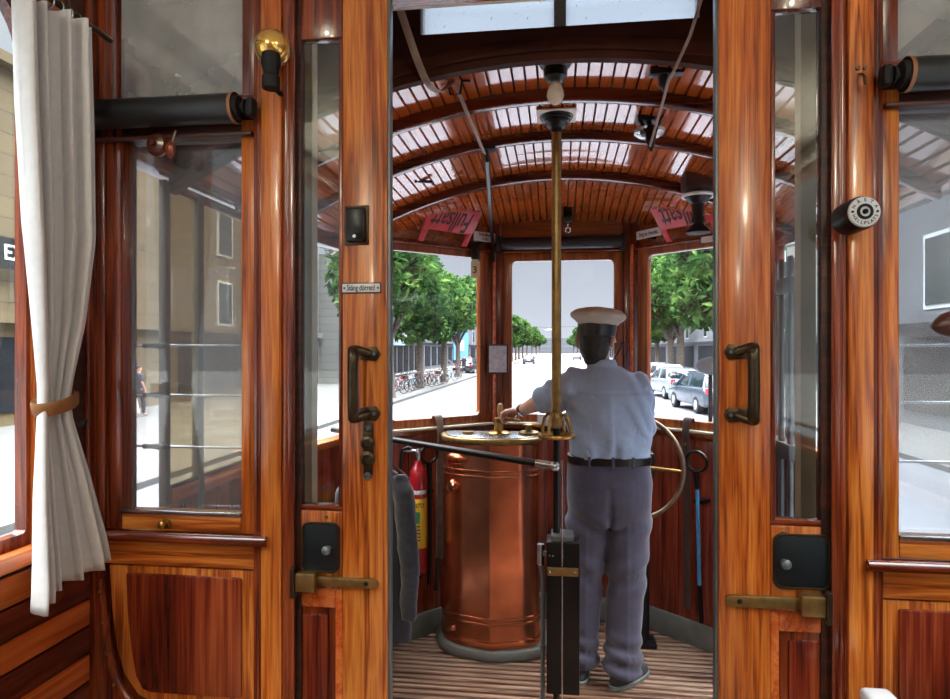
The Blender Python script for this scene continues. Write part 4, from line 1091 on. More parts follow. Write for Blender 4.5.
MB().path([at(706, -20, 1.64), at(701, 0, 1.68), at(690, 36, 1.73), at(679, 60, 1.765), at(674, 71, 1.78), at(668, 82, 1.85), at(664, 98, 2.02), at(657, 122, 2.20), at(650, 146, 2.36)], .0045, 8).build('bell_pull', M['leatherp'], label='thin bell cord running along the right of the ceiling', cat='bell pull', smooth=True)
# strap on the left
c2 = at(455, 74, 2.02); z = soff(c2.x, 2.02)
b = empty('strap_guide', c2, 'black iron strap guide at the front edge of the left ceiling', 'bracket')
MB().path([(c2.x - .045, 2.02, z - .004), (c2.x - .022, 2.02, z - .004), (c2.x - .014, 2.02, z - .04), (c2.x + .016, 2.02, z - .04), (c2.x + .022, 2.02, z - .0), (c2.x + .05, 2.02, z)], .005, 8).build('guide', M['black'], b, smooth=True)
pts = [at(393, -20, 1.63), at(398, 2, 1.66), at(407, 30, 1.70), at(418, 62, 1.75), at(427, 82, 1.80), at(436, 91, 1.88), at(443, 90, 1.95), at(450, 84, 1.99), at(455, 82, 2.01), at(460, 95, 2.04), at(470, 120, 2.16), at(484, 153, 2.54)]
MB().curve(pts, .011, 8, flat=(1, .25)).build('bell_strap', M['leatherp'], label='worn leather strap looping from the lintel along the left ceiling', cat='strap', smooth=True)
c3 = at(486, 153, 2.62)
MB().path([c3 + Vector((0, 0, .03)), at(487, 160, 2.64), at(489, 190, 3.0), at(491, 225, 3.6), at(493, 244, 3.83), at(494, 262, 3.84)], .011, 10).build('ceiling_conduit', M['black'], label='black conduit running under the ceiling to the left front post', cat='pipe', smooth=True)
b = MB(); b.box(c3.x - .04, c3.x + .04, 2.60, 2.66, c3.z + .012, c3.z + .035); b.build('ceiling_clip', M['blackm'], label='small black clip where the left strap meets the ceiling', cat='clip', bevel=.004)
c4 = at(424, 172, 2.9); zq = soff(c4.x, c4.y) 
MB().path([(c4.x - .035, c4.y - .02, zq - .012), (c4.x - .03, c4.y, zq - .006), (c4.x + .03, c4.y + .02, zq - .006), (c4.x + .035, c4.y + .04, zq - .012)], .007, 8).build('ceiling_hook', M['black'], label='small black double hook on the left ceiling boards', cat='hook', smooth=True)
c5 = at(568, 216, 3.7)
r = empty('blind_pulley', c5, 'black pulley with ring hook above the front window', 'pulley')
MB().lathe([(.035, c5.x - .02), (.035, c5.x + .02)], (0, 3.72, c5.z), 'X', 20).build('pulley', M['black'], r, smooth=True)
MB().box(c5.x - .025, c5.x + .025, 3.70, 3.90, c5.z - .01, c5.z + .05).build('bracket', M['black'], r)
MB().torus((c5.x, 3.72, c5.z - .075), .014, .004, 'Y', 16, 6).build('ring', M['steel'], r, smooth=True)
MB().rod((c5.x, 3.72, c5.z - .062), (c5.x, 3.72, c5.z - .03), .003, 6).build('link', M['steel'], r, smooth=True)
MB().path([at(624, 342, 3.875), at(618, 351, 3.84), at(612, 364, 3.83)], [.008, .007, .006], 8).build('wiper_lever', M['black'], label='black lever slanting on the post right of the front window', cat='lever', smooth=True)
# outside mirror at the right front corner
c = at(716, 366, 3.9)
r = empty('side_mirror', (c.x, 3.9, .9), 'oval wing mirror on a dark stalk outside the right front window', 'mirror')
T = Matrix.Translation(c) @ Matrix.Rotation(-.2, 4, 'Z')
b = MB(T); b.ring([(.11 * math.cos(a), .052 * math.sin(a)) for a in [2 * PI * k / 32 for k in range(32)]], [(.10 * math.cos(a), .043 * math.sin(a)) for a in [2 * PI * k / 32 for k in range(32)]], -.012, .02); b.build('rim', M['steel'], r, smooth=True)
b = MB(T); b.prism([(.102 * math.cos(a), .045 * math.sin(a)) for a in [2 * PI * k / 32 for k in range(32)]], -.004, .02); b.build('glass', M['steel'], r)
b = MB(T); b.path([(-.03, .022, -.03), (-.03, .03, -.12), (-.03, .02, -.35)], .012, 8); b.path([(-.03, .02, -.33), (.0, -.1, -.36), (.02, -.22, -.37), (.02, -.34, -.37)], .012, 8); b.build('stalk', M['blackm'], r, smooth=True)
# entrance door of the left side: half panelled, half glazed, in two narrow leaves
r = empty('entrance_door', (-1.155, 2.2, 0), 'half glazed wooden entrance door of the platform seen through left partition window', 'door')
for (ya, yb) in ((1.775, 1.80), (1.95, 1.985), (2.655, 2.69)):
    MB().box(-1.165, -1.14, ya, yb, .03, 2.09).build('stile', M['greyp'], r, bevel=.004)
for (ya, yb) in ((1.80, 1.95), (1.985, 2.655)):
    MB().box(-1.165, -1.14, ya, yb, 2.06, 2.09).build('top_rail', M['maho_y'], r, bevel=.004)
    MB().box(-1.17, -1.135, ya, yb, 1.13, 1.175).build('middle_rail', M['slat_o'], r, bevel=.006)
    MB().box(-1.158, -1.146, ya, yb, .03, 1.13).build('panel', M['rose'], r)
    MB().box(-1.143, -1.139, ya, yb, 1.175, 1.188).build('glass_bead', M['steel'], r)
    MB().box(-1.153, -1.149, ya - .005, yb + .005, 1.17, 2.065).build('pane', M['oldpane'], r)
# ------------------------------------------------------------------ the driver
def hand(mb, wrist, palm_dir, up, side, curl, spread=.0, s=1.0):
    """palm and five fingers; palm_dir: wrist->knuckles, up: back of the hand, side: towards the thumb"""
    w = Vector(wrist); d = Vector(palm_dir).normalized(); u = Vector(up).normalized()
    t = Vector(side); t = (t - d * t.dot(d)).normalized(); u = t.cross(d) if t.cross(d).dot(u) > 0 else d.cross(t)
    u.normalize()
    for k in range(4):
        off = t * (.030 - k * .020) * s
        kn = w + d * (.088 - .004 * abs(k - 1)) * s + off
        mb.path([w + off * .55 - d * .01, w + d * .045 * s + off * .85, kn], [.016, .0165, .0125], 10)
        L = [.040, .045, .042, .032][k] * s
        p = kn; ang = 0; pts = [kn - d * .012, kn]; rr = [.011, .0112]
        for j, f in enumerate((1, .68, .5)):
            ang += curl[j]
            p = p + (d * math.cos(ang) - u * math.sin(ang)) * L * f; pts.append(p.copy()); rr.append([.0098, .0090, .0078][j])
        mb.path(pts, rr, 8); mb.ball(pts[-1], .0078, 8, 6)
    tb = w + d * .022 * s + t * .024 * s
    mb.path([w + d * .01 + t * .008, tb, tb + (d * .5 + t * .7 - u * .35).normalized() * .034, tb + (d * .72 + t * .55 - u * .6).normalized() * .062, tb + (d * .85 + t * .15 - u * .8).normalized() * .082], [.016, .0155, .0125, .0108, .0085], 10)

DX = .215
person = None
def driver():
    hx, hy, hz = .178, 3.115, 1.517      # chin height
    HT = Matrix.Translation((hx, hy, hz)) @ Matrix.Rotation(-.20, 4, 'Z') @ Matrix.Rotation(-.04, 4, 'Y')
    b = MB()
    h = MB(HT)
    loft(h, [(0, .045, 0, .022, .02), (0, .035, .012, .040, .042), (0, .02, .045, .056, .072), (0, .01, .085, .067, .088), (0, .0, .125, .073, .096), (0, -.004, .165, .075, .097), (0, -.005, .20, .066, .085), (0, -.005, .222, .044, .058), (0, -.005, .234, .012, .015)], 24, 2.15)
    b.add(h.v, h.f)
    h = MB(HT)
    h.path([(0, .092, .145), (0, .108, .118), (0, .122, .095), (0, .098, .088)], [.008, .011, .014, .010], 10)
    h.path([(-.022, .098, .055), (0, .104, .057), (.022, .098, .055)], [.005, .008, .005], 8)
    h.path([(-.045, .088, .15), (-.02, .098, .153), (.0, .098, .15), (.02, .098, .153), (.045, .088, .15)], .008, 8)
    for s in (-1, 1):
        h.path([(s * .074, .012, .135), (s * .083, -.012, .14), (s * .085, -.018, .115), (s * .078, -.002, .085), (s * .073, .008, .09)], [.006, .009, .010, .008, .005], 8)
    b.add(h.v, h.f)
    b.path([(hx, hy + .012, hz + .07), (hx + .008, hy - .018, hz + .01), (.212, 3.09, 1.47), (.22, 3.085, 1.42)], [.054, .056, .062, .08], 18)
    # trunk and legs under the clothes
    loft(b, [(.225, 3.11, .82, .13, .09), (.225, 3.11, .95, .155, .105), (.225, 3.10, 1.08, .15, .10), (.225, 3.10, 1.25, .16, .105), (.225, 3.09, 1.36, .17, .10), (.22, 3.085, 1.43, .15, .08), (.215, 3.085, 1.475, .08, .06)], 24, 2.3)
    for (xh, xk, yk, xa, ya) in ((.31, .312, 3.11, .300, 3.125), (.14, .130, 3.13, .112, 3.17)):
        b.path([(xh, 3.11, .90), (xh, 3.11, .80), (xk, yk, .50), ((xk + xa) / 2, yk + .01, .34), (xa, ya, .10), (xa, ya + .02, .05)], [.08, .078, .055, .055, .04, .038], 16)
    # arms
    Ls, Le, Lw = Vector((.065, 3.075, 1.43)), Vector((-.055, 3.225, 1.345)), Vector((-.192, 3.385, 1.272))
    Rs, Re, Rw = Vector((.368, 3.075, 1.43)), Vector((.396, 3.19, 1.205)), Vector((.395, 3.385, 1.265))
    for S, E_, W in ((Ls, Le, Lw), (Rs, Re, Rw)):
        b.path([S + Vector((.04 if S is Ls else -.04, 0, 0)), S, S.lerp(E_, .5), E_, E_.lerp(W, .3), E_.lerp(W, .75), W, W + (W - E_).normalized() * .02], [.05, .052, .047, .043, .044, .033, .028, .027], 16)
    hand(b, Lw, Vector((-.30, 3.452, 1.262)) - Lw, (0, -.25, 1), (.5, 1, 0), (.45, .9, .7), s=.96)
    hand(b, Rw, Vector((.39, 3.47, 1.262)) - Rw, (0, -.2, 1), (-1, 0, .1), (.6, 1.1, .8), s=.96)
    body = fuse(b, 'person', M['skin'], None, .0048, 3)
    tag(body, 'tram driver in pale cap, light blue shirt and grey trousers seen from behind', 'person')
    # eyes
    for s in (-1, 1):
        e = MB(HT); e.ball((s * .031, .088, .128), .011, 12, 8); e.build('eye', M['enamel'], body, smooth=True)
    # hair: back and sides of the head
    h = MB(HT); loft(h, [(0, -.040, .004, .042, .040), (0, -.036, .028, .052, .052), (0, -.032, .05, .063, .066), (0, -.024, .09, .0735, .078), (0, -.018, .13, .0775, .084), (0, -.016, .17, .0785, .086), (0, -.012, .205, .07, .078), (0, -.01, .23, .045, .05)], 24, 2.2)
    fuse(h, 'hair', M['hair'], body, .006, 3, .006, .02)
    # cap
    CT = Matrix.Translation((hx + .002, hy - .004, hz + .135)) @ Matrix.Rotation(-.20, 4, 'Z') @ Matrix.Rotation(.055, 4, 'Y') @ Matrix.Rotation(-.03, 4, 'X')
    cap = MB(CT); loft(cap, [(0, .0, .0, .085, .104), (0, 0, .002, .087, .106), (0, 0, .060, .092, .110), (0, 0, .064, .089, .106)], 32)
    cp = cap.build('cap', M['belt'], body, smooth=True, label='black cap band and peak')
    cr = MB(CT); loft(cr, [(0, 0, .052, .090, .108), (0, .005, .066, .102, .120), (0, .01, .085, .126, .142), (0, .012, .096, .1315, .148), (0, .010, .106, .129, .145), (0, .01, .122, .108, .122), (0, .01, .134, .065, .072), (0, .01, .138, .015, .015)], 36, 2.1)
    fuse(cr, 'cap_crown', M['capw'], cp, .006, 5, .005, .06)
    vz = MB(CT); vv = []; ff = []
    for k in range(17):
        a = math.radians(25 + 130 * k / 16); ca, sa = math.cos(a), math.sin(a)
        vv += [(.088 * ca, .104 * sa, .006), (.096 * ca, .104 * sa + .055 * sa, -.018), (.096 * ca, .104 * sa + .055 * sa, -.022), (.088 * ca, .104 * sa, .001)]
    for k in range(16):
        for c in range(4): ff.append((k * 4 + c, k * 4 + (c + 1) % 4, k * 4 + 4 + (c + 1) % 4, k * 4 + 4 + c))
    vz.add(vv, ff); vz.build('cap_peak', M['black'], cp, smooth=True)
    # shirt
    s = MB()
    loft(s, [(.236, 3.105, 1.075, .180, .122), (.236, 3.105, 1.10, .188, .128), (.237, 3.10, 1.16, .192, .134), (.237, 3.095, 1.25, .193, .138), (.235, 3.085, 1.33, .198, .136), (.232, 3.08, 1.39, .196, .124), (.228, 3.08, 1.43, .180, .106), (.224, 3.08, 1.462, .145, .09), (.218, 3.083, 1.49, .100, .076), (.212, 3.088, 1.512, .072, .064)], 32, 2.45)
    s.path([Ls + Vector((.09, 0, -.02)), Ls + Vector((.02, -.005, -.005)), Ls.lerp(Le, .45) + Vector((0, 0, -.008)), Ls.lerp(Le, .98) + Vector((0, 0, -.006)), Le.lerp(Lw, .12)], [.088, .089, .082, .077, .075], 20)
    s.path([Rs + Vector((-.09, 0, -.02)), Rs + Vector((-.01, 0, -.01)), Rs.lerp(Re, .5), Rs.lerp(Re, .95), Re.lerp(Rw, .1)], [.085, .080, .072, .067, .065], 20)
    sh = fuse(s, 'shirt', M['shirt'], body, .0065, 9)
    me = sh.data
    import mathutils
    for v in me.vertices:
        p = v.co; n = v.normal; d = 0
        if n.y < .35:
            low = max(0, min(1, (1.40 - p.z) / .12)); wa = max(0, min(1, (1.22 - p.z) / .14))
            x = p.x - .24
            d += .0065 * low * math.sin(34 * x + 9 * (p.z - 1.2) + 2 * math.sin(11 * p.z))
            d += .0075 * wa * math.sin(62 * x - 14 * p.z + 1.5 * math.sin(20 * x))
            d += .0085 * low * math.exp(-((x + .012 - .10 * (1.38 - p.z) * .3) / .011) ** 2)
            d -= .006 * math.exp(-((p.z - 1.392 - .25 * x * x) / .005) ** 2) * (1 if abs(x) < .19 else 0)
            d += .0055 * math.sin(48 * (p.x + p.z) + 3 * math.sin(17 * p.x)) * (1 if p.z > 1.2 else 0) * min(1, abs(x) / .12)
        if p.x < .06: d += .0045 * math.sin(70 * (p.x * .8 - p.z * .5) + 8 * p.y)
        v.co = p + n * d
    bmm = bmesh.new(); bmm.from_mesh(me); bmesh.ops.smooth_vert(bmm, verts=bmm.verts, factor=.5, use_axis_x=True, use_axis_y=True, use_axis_z=True); bmm.to_mesh(me); bmm.free()
    me.update()
    c = MB(); loft(c, [(.208, 3.088, 1.490, .074, .066), (.206, 3.090, 1.515, .070, .064), (.202, 3.094, 1.540, .064, .062), (.202, 3.094, 1.543, .060, .058), (.205, 3.092, 1.51, .060, .056)], 28)
    c.build('shirt_collar', M['shirt'], sh, smooth=True, angle=60)
    # watch
    ax = (Lw - Le).normalized(); wp = Lw - ax * .012
    w = MB(); w.path([wp - ax * .010, wp + ax * .010], [.0335, .0325], 18); wt = w.build('wristwatch', M['belt'], body, smooth=True, label='dark watch strap')
    # trousers
    t = MB()
    loft(t, [(.235, 3.11, .775, .165, .118), (.236, 3.11, .82, .183, .132), (.236, 3.105, .90, .195, .145), (.236, 3.105, .97, .197, .143), (.236, 3.105, 1.04, .191, .132), (.236, 3.105, 1.085, .188, .127)], 32, 2.5)
    t.path([(.325, 3.105, .90), (.325, 3.105, .80), (.322, 3.10, .66), (.316, 3.105, .50), (.308, 3.115, .34), (.302, 3.12, .20), (.300, 3.12, .11), (.300, 3.12, .075)], [.105, .107, .098, .088, .083, .084, .090, .086], 24)
    t.path([(.150, 3.11, .90), (.145, 3.11, .80), (.135, 3.12, .66), (.128, 3.135, .50), (.120, 3.15, .34), (.112, 3.16, .20), (.110, 3.165, .11), (.110, 3.165, .075)], [.105, .105, .094, .083, .077, .077, .082, .079], 24)
    tr = fuse(t, 'trousers', M['trouser'], body, .0075, 6, .012, .12)
    for v in tr.data.vertices:
        p = v.co; n = v.normal
        kn = math.exp(-((p.z - .55) / .10) ** 2); an = math.exp(-((p.z - .15) / .09) ** 2); se = math.exp(-((p.z - .78) / .06) ** 2)
        d = .009 * kn * math.sin(46 * p.z + 14 * p.x + 4 * math.sin(9 * p.x)) + .012 * an * math.sin(75 * p.z + 16 * p.x + 5 * p.y) + .009 * se * math.sin(50 * p.z - 30 * abs(p.x - .236))
        cx = .306 if p.x > .22 else .12
        if n.y < 0 and p.z < .8: d += .004 * math.exp(-((p.x - cx - .005) / .008) ** 2)
        if n.y < 0 and p.z > .76: d -= .014 * math.exp(-((p.x - .232) / .014) ** 2) * max(0, min(1, (.98 - p.z) / .12))
        v.co = p + n * d
    tr.data.update()
    bl = MB(); loft(bl, [(.236, 3.105, 1.062, .190, .130), (.236, 3.105, 1.064, .1935, .1335), (.236, 3.105, 1.096, .1925, .1325), (.236, 3.105, 1.098, .188, .128)], 40, 2.5)
    bl.build('belt', M['belt'], body, smooth=True, angle=40)
    for xx in (.14, .245, .335):
        yy = 3.105 - .134 * (1 - abs((xx - .236) / .193) ** 2.5) ** .4 - .003
        MB().box(xx - .006, xx + .006, yy - .003, yy + .012, 1.055, 1.105).build('belt_loop', M['trouser'], tr, bevel=.002)
    MB().box(.365, .425 - .005, 3.045, 3.06, .984, .988).build('pocket_slit', M['ink'], tr)
    # shoes
    for (x, y, rz, nm) in ((.302, 3.145, -.75, 0), (.108, 3.19, -.05, 1)):
        T = Matrix.Translation((x, y, 0)) @ Matrix.Rotation(rz, 4, 'Z')
        u = MB(T)
        loft(u, [(0, .055, .018, .042, .135), (0, .055, .03, .044, .137), (0, .045, .055, .041, .122), (0, .01, .08, .037, .082), (0, -.015, .105, .036, .056)], 24, 2.3)
        so = fuse(u, 'shoe', M['shoe'], body, .006, 4)
        q = MB(T); loft(q, [(0, .055, 0, .044, .138), (0, .055, .004, .047, .142), (0, .055, .018, .047, .142), (0, .055, .021, .044, .139)], 28, 2.4); q.build('sole', M['sole'], so, smooth=True, angle=40)
        q = MB(T); q.box(-.03, .03, .075, .085, .070, .082); q.box(-.03, .03, .055, .065, .078, .09); q.build('laces', M['sole'], so)
    return body
person = driver()
# ------------------------------------------------------------------ the street outside
G = -.75
def street():
    MB().box(-160, 160, -60, 420, G - .3, G).build('street', M['road'], kind=ST)
    MB().box(-60, -7.2, -60, 420, G, G + .10).build('pavement_left', M['pave'], kind=ST)
    MB().box(7.6, 60, -60, 420, G, G + .10).build('pavement_right', M['pave'], kind=ST)
    MB().box(-7.2, -6.95, -60, 420, G, G + .11).build('kerb_left', M['kerb'], kind=ST)
    MB().box(7.35, 7.6, -60, 420, G, G + .11).build('kerb_right', M['kerb'], kind=ST)
    for x in (-.75, .75):
        MB().box(x - .035, x + .035, 4, 420, G, G + .006).build('trim_rail', M['iron'], kind=ST)
street()
# trees
def crown_mesh(seed, R, H, zc, n, trunk_h):
    rnd = random.Random(seed); vs = []; fs = []
    blobs = [(Vector((rnd.uniform(-.55, .55) * R, rnd.uniform(-.55, .55) * R, zc + rnd.uniform(-.42, .42) * H)), rnd.uniform(.38, .62) * R) for _ in range(16)]
    blobs.append((Vector((0, 0, zc)), R * .75))
    for i in range(n):
        c, r = blobs[rnd.randrange(len(blobs))]
        a = rnd.uniform(0, 2 * PI); cz = rnd.uniform(-1, 1); q = math.sqrt(1 - cz * cz); rr = r * rnd.uniform(.7, 1.02)
        p = c + Vector((q * math.cos(a) * rr, q * math.sin(a) * rr, cz * rr * .95))
        if p.z < trunk_h * .8: p.z = trunk_h * .8 + rnd.random() * .3
        nrm = Vector((rnd.gauss(0, 1), rnd.gauss(0, 1), rnd.gauss(.3, .9))).normalized()
        t = nrm.orthogonal().normalized(); bt = nrm.cross(t); L = rnd.uniform(.16, .32); W = L * rnd.uniform(.45, .8)
        ang = rnd.uniform(0, PI); t, bt = t * math.cos(ang) + bt * math.sin(ang), bt * math.cos(ang) - t * math.sin(ang)
        k = len(vs)
        vs += [p - t * L, p - t * L * .2 + bt * W * .7 + nrm * .03, p + t * L, p - t * L * .1 - bt * W * .7 + nrm * .03]
        fs.append((k, k + 1, k + 2, k + 3))
    me = bpy.data.meshes.new('crown'); me.from_pydata([tuple(v) for v in vs], [], fs); me.materials.append(M['leaf'])
    return me
def trunk_mesh(seed, th, r):
    rnd = random.Random(seed); b = MB()
    b.path([(0, 0, -.05), (.01, 0, .25), (.03, .02, th * .5), (0, .03, th), (.03, 0, th + 1.2)], [r * 1.5, r * 1.1, r, r * .9, r * .5], 12)
    for k in range(5):
        a = k * 1.26 + rnd.random(); b.path([(0, .02, th * .85 + k * .1), (math.cos(a) * .6, math.sin(a) * .6, th + .6 + k * .1), (math.cos(a) * 1.5, math.sin(a) * 1.5, th + 1.5 + k * .2)], [r * .5, r * .35, .03], 8)
    return b.mesh('trunk', True)
kinds = []
for s in range(3):
    th = 2.6 + .2 * s
    kinds.append((crown_mesh(s, 2.5, 4.6, 5.3, 6000, th), trunk_mesh(s, th, .20)))
def tree(x, y, k, label, group, sc=1.0, zs=1.0, base=G + .10):
    r = empty('street_tree', (x, y, base), label, 'tree', group)
    cm, tm = kinds[k % 3]
    for nm, me in (('crown', cm), ('trunk', tm)):
        o = bpy.data.objects.new(nm, me); COL.objects.link(o); o.parent = r
    if not tm.materials: tm.materials.append(M['bark'])
    r.scale = (sc, sc, sc * zs); r.rotation_euler = (0, 0, random.uniform(0, 6))
    return r
LL = ['thick leafy street tree at the left kerb, nearest of its row', 'leafy street tree by the parked bicycles, second of the left row', 'leafy street tree behind the bicycles, third of the left row', 'slim leafy street tree beyond the bicycles, fourth of the left row']
for i, (u, y) in enumerate(((390, 29.5), (420, 37), (444, 44), (458, 53))):
    p = at(u, 349.5, y); tree(p.x, y, i, LL[i], 'left row of street trees', 1.0 if i else 1.05)
for i, y in enumerate((108, 120, 134, 150, 170, 195, 230, 275, 330)):
    tree(-8.2 - .25 * min(i, 4), y, i, 'distant street tree on the left seen through the front window', 'distant trees left of the road', 1.0 + .04 * i)
for i, y in enumerate((140, 165, 195, 235, 290)):
    tree(7.6 - .2 * i, y, i + 1, 'distant street tree on the right seen beside the driver\'s cap', 'distant trees right of the road', 1.15)
RL = ['big leafy street tree behind the right door edge, nearest of the right row', 'leafy street tree behind the dark parked car', 'leafy street tree behind the silver parked car', 'leafy street tree behind the white parked car, last of the right row']
for i, (u, y) in enumerate(((719, 31), (681, 40), (670, 47), (657, 70))):
    p = at(u, 349.5, y); tree(p.x, y, i + 1, RL[i], 'right row of street trees', 1.12 if i < 2 else 1.1)

# buildings
def building(name, x0, x1, y0, y1, h, mat, label, side, cols, rows, z1=3.6, ww=1.2, wh=1.9, shop=True, facade='x'):
    r = empty('street_building', ((x0 + x1) / 2, (y0 + y1) / 2, G), label, 'building')
    MB().box(x0, x1, y0, y1, G, G + h).build('wall', mat, r)
    if facade == 'x':
        xf = x1 if side < 0 else x0; sg = 1 if side < 0 else -1
        for c in range(cols):
            yc = y0 + (y1 - y0) * (c + .5) / cols
            for q in range(rows):
                zz = G + z1 + q * 3.3
                f = MB().box(xf - .05, xf + sg * .06, yc - ww / 2 - .12, yc + ww / 2 + .12, zz - .12, zz + wh + .12).build('window', M['enamel'], r)
                MB().box(xf, xf + sg * .08, yc - ww / 2, yc + ww / 2, zz, zz + wh).build('pane', M['win'], f)
            if shop:
                w = (y1 - y0) / cols * .36
                MB().box(xf - .05, xf + sg * .06, yc - w, yc + w, G + .5, G + 2.7).build('shop_window', M['shop'], r)
        for zz in (3.1, h - .4):
            MB().box(xf - .1, xf + sg * .3, y0, y1, G + zz, G + zz + .3).build('cornice', mat, r)
    return r
building('stone_building', -30, -16.0, -8, 35, 11, M['stone'], 'beige stone building close by the tram seen through the left panes', -1, 4, 2)
building('shop_building', -30, -15.5, 35.2, 40.8, 14, M['stone2'], 'pale building with dark shop windows at the left of the street', -1, 2, 3)
building('corner_building', -27, -13, 41, 60, 8.6, M['stone2'], 'pale shop building behind the bicycles and left street trees', -1, 9, 1)
building('town_building', -30, -14.5, 62, 100, 8.6, M['stone3'], 'grey building far down the street on the left', -1, 10, 1)
building('far_building', -34, -15, 102, 200, 10, M['stone3'], 'distant grey building behind the far left trees', -1, 12, 2)
building('end_building', -60, 60, 385, 400, 9, M['stone3'], 'hazy grey building closing the far end of the road', -1, 1, 1, shop=False, facade='none')
building('grey_building', 10.5, 26, -8, 27, 9, M['stone3'], 'grey building close by the tram seen through the right panes', 1, 7, 2)
building('arcade_building', 14, 28, 28, 58, 11, M['stone2'], 'pale arcade building behind the parked cars on the right', 1, 9, 2)
building('avenue_building', 14, 30, 60, 200, 13, M['stone3'], 'grey building far down the street on the right', 1, 16, 3)
# fascia sign seen past the curtain
r = empty('street_sign', (-15.65, 16.4, 3.9), 'dark shop sign with white capital letters seen beside the curtain', 'sign')
MB().box(-15.69, -15.6, 14.7, 18.1, 3.9, 4.8).build('sign_board', M['ink'], r)
text_mesh('lettering', 'EX', .62, Matrix.Translation((-15.59, 16.95, 4.35)) @ Matrix.Rotation(PI / 2, 4, 'Z') @ FACE, M['enamel'], r, .01)
MB().box(-12.9, -11.7, 44, 49, 1.9, 2.3).build('shop_awning', M['awning'], label='pale awning over a shop front behind the left trees', cat='awning')
c = at(461, 360, 70)
r = empty('street_sign', (c.x, 70, G + .1), 'blue advertising sign on a post at the end of the left pavement', 'sign')
MB().box(c.x - .8, c.x + .8, 69.9, 70.1, G + 1.2, G + 4.2).build('sign_board', M['signblue'], r)
MB().rod((c.x, 70, G + .1), (c.x, 62, G + 1.3), .08).build('post', M['iron'], r)
MB().box(c.x - .35, c.x + .35, 69.86, 69.9, G + 2.2, G + 3.3).build('sign_mark', M['enamel'], r)
# bicycles
def bike_parts():
    P = {}
    b = MB(); b.torus((-.52, 0, .34), .33, .02, 'Y', 28, 6); b.torus((-.52, 0, .34), .02, .03, 'Y', 8, 6)
    for k in range(6):
        a = k * PI / 6; b.rod((-.52 + .32 * math.cos(a), 0, .34 + .32 * math.sin(a)), (-.52 - .32 * math.cos(a), 0, .34 - .32 * math.sin(a)), .004, 4)
    w = b.mesh('wheel', True); w.materials.append(M['tyre']); P['wheel'] = [(w, 0), (w, 1.04)]
    b = MB(); b.rod((-.52, 0, .34), (-.05, 0, .30), .016, 8); b.rod((-.05, 0, .30), (-.18, 0, .82), .018, 8); b.rod((-.05, 0, .30), (.36, 0, .76), .018, 8); b.rod((-.16, 0, .74), (.37, 0, .80), .018, 8)
    b.rod((-.52, 0, .34), (-.16, 0, .74), .014, 8); b.rod((.36, 0, .90), (.40, 0, .70), .02, 8); b.rod((.40, 0, .70), (.52, 0, .34), .018, 8)
    f = b.mesh('frame', True); P['frame'] = [(f, 0)]
    b = MB(); b.path([(.22, -.28, .96), (.34, -.24, 1.0), (.37, 0, .98), (.34, .24, 1.0), (.22, .28, .96)], .016, 8); h = b.mesh('handlebar', True); h.materials.append(M['steel']); P['handlebar'] = [(h, 0)]
    b = MB(); loft(b, [(-.2, 0, .84, .10, .06), (-.19, 0, .88, .14, .09), (-.19, 0, .90, .12, .08)], 12); h = b.mesh('saddle', True); h.materials.append(M['tyre']); P['saddle'] = [(h, 0)]
    b = MB(); b.box(.42, .70, -.16, .16, .72, .92); h = b.mesh('basket', False, .02); h.materials.append(M['brownwood']); P['basket'] = [(h, 0)]
    return P
BP = bike_parts()
frames = ['clothr', 'card', 'carw', 'cark', 'signblue', 'shop']
def bicycle(x, y, rz, i, label):
    r = empty('bicycle', (x, y, G + .10), label, 'bicycle', 'parked bicycles under the left trees')
    for nm, L in BP.items():
        if nm == 'basket' and i % 3: continue
        for me, dx in L:
            if nm == 'frame': me = me.copy(); me.materials.append(M[frames[i % 6]])
            o = bpy.data.objects.new(nm, me); COL.objects.link(o); o.parent = r; o.location = (dx, 0, 0)
    r.rotation_euler = (0, 0, rz)
i = 0
spots = [(396, 31.8), (401, 33), (405, 34.2), (409, 35.2), (412.5, 36.2), (425, 38), (430, 39), (434, 40), (438, 41), (449, 46), (453, 48)]
for (u, y) in spots:
    p = at(u, 349.5, y); bicycle(p.x, y, PI / 2 + random.uniform(-.15, .15) - .75, i, 'bicycle parked under the left street trees'); i += 1
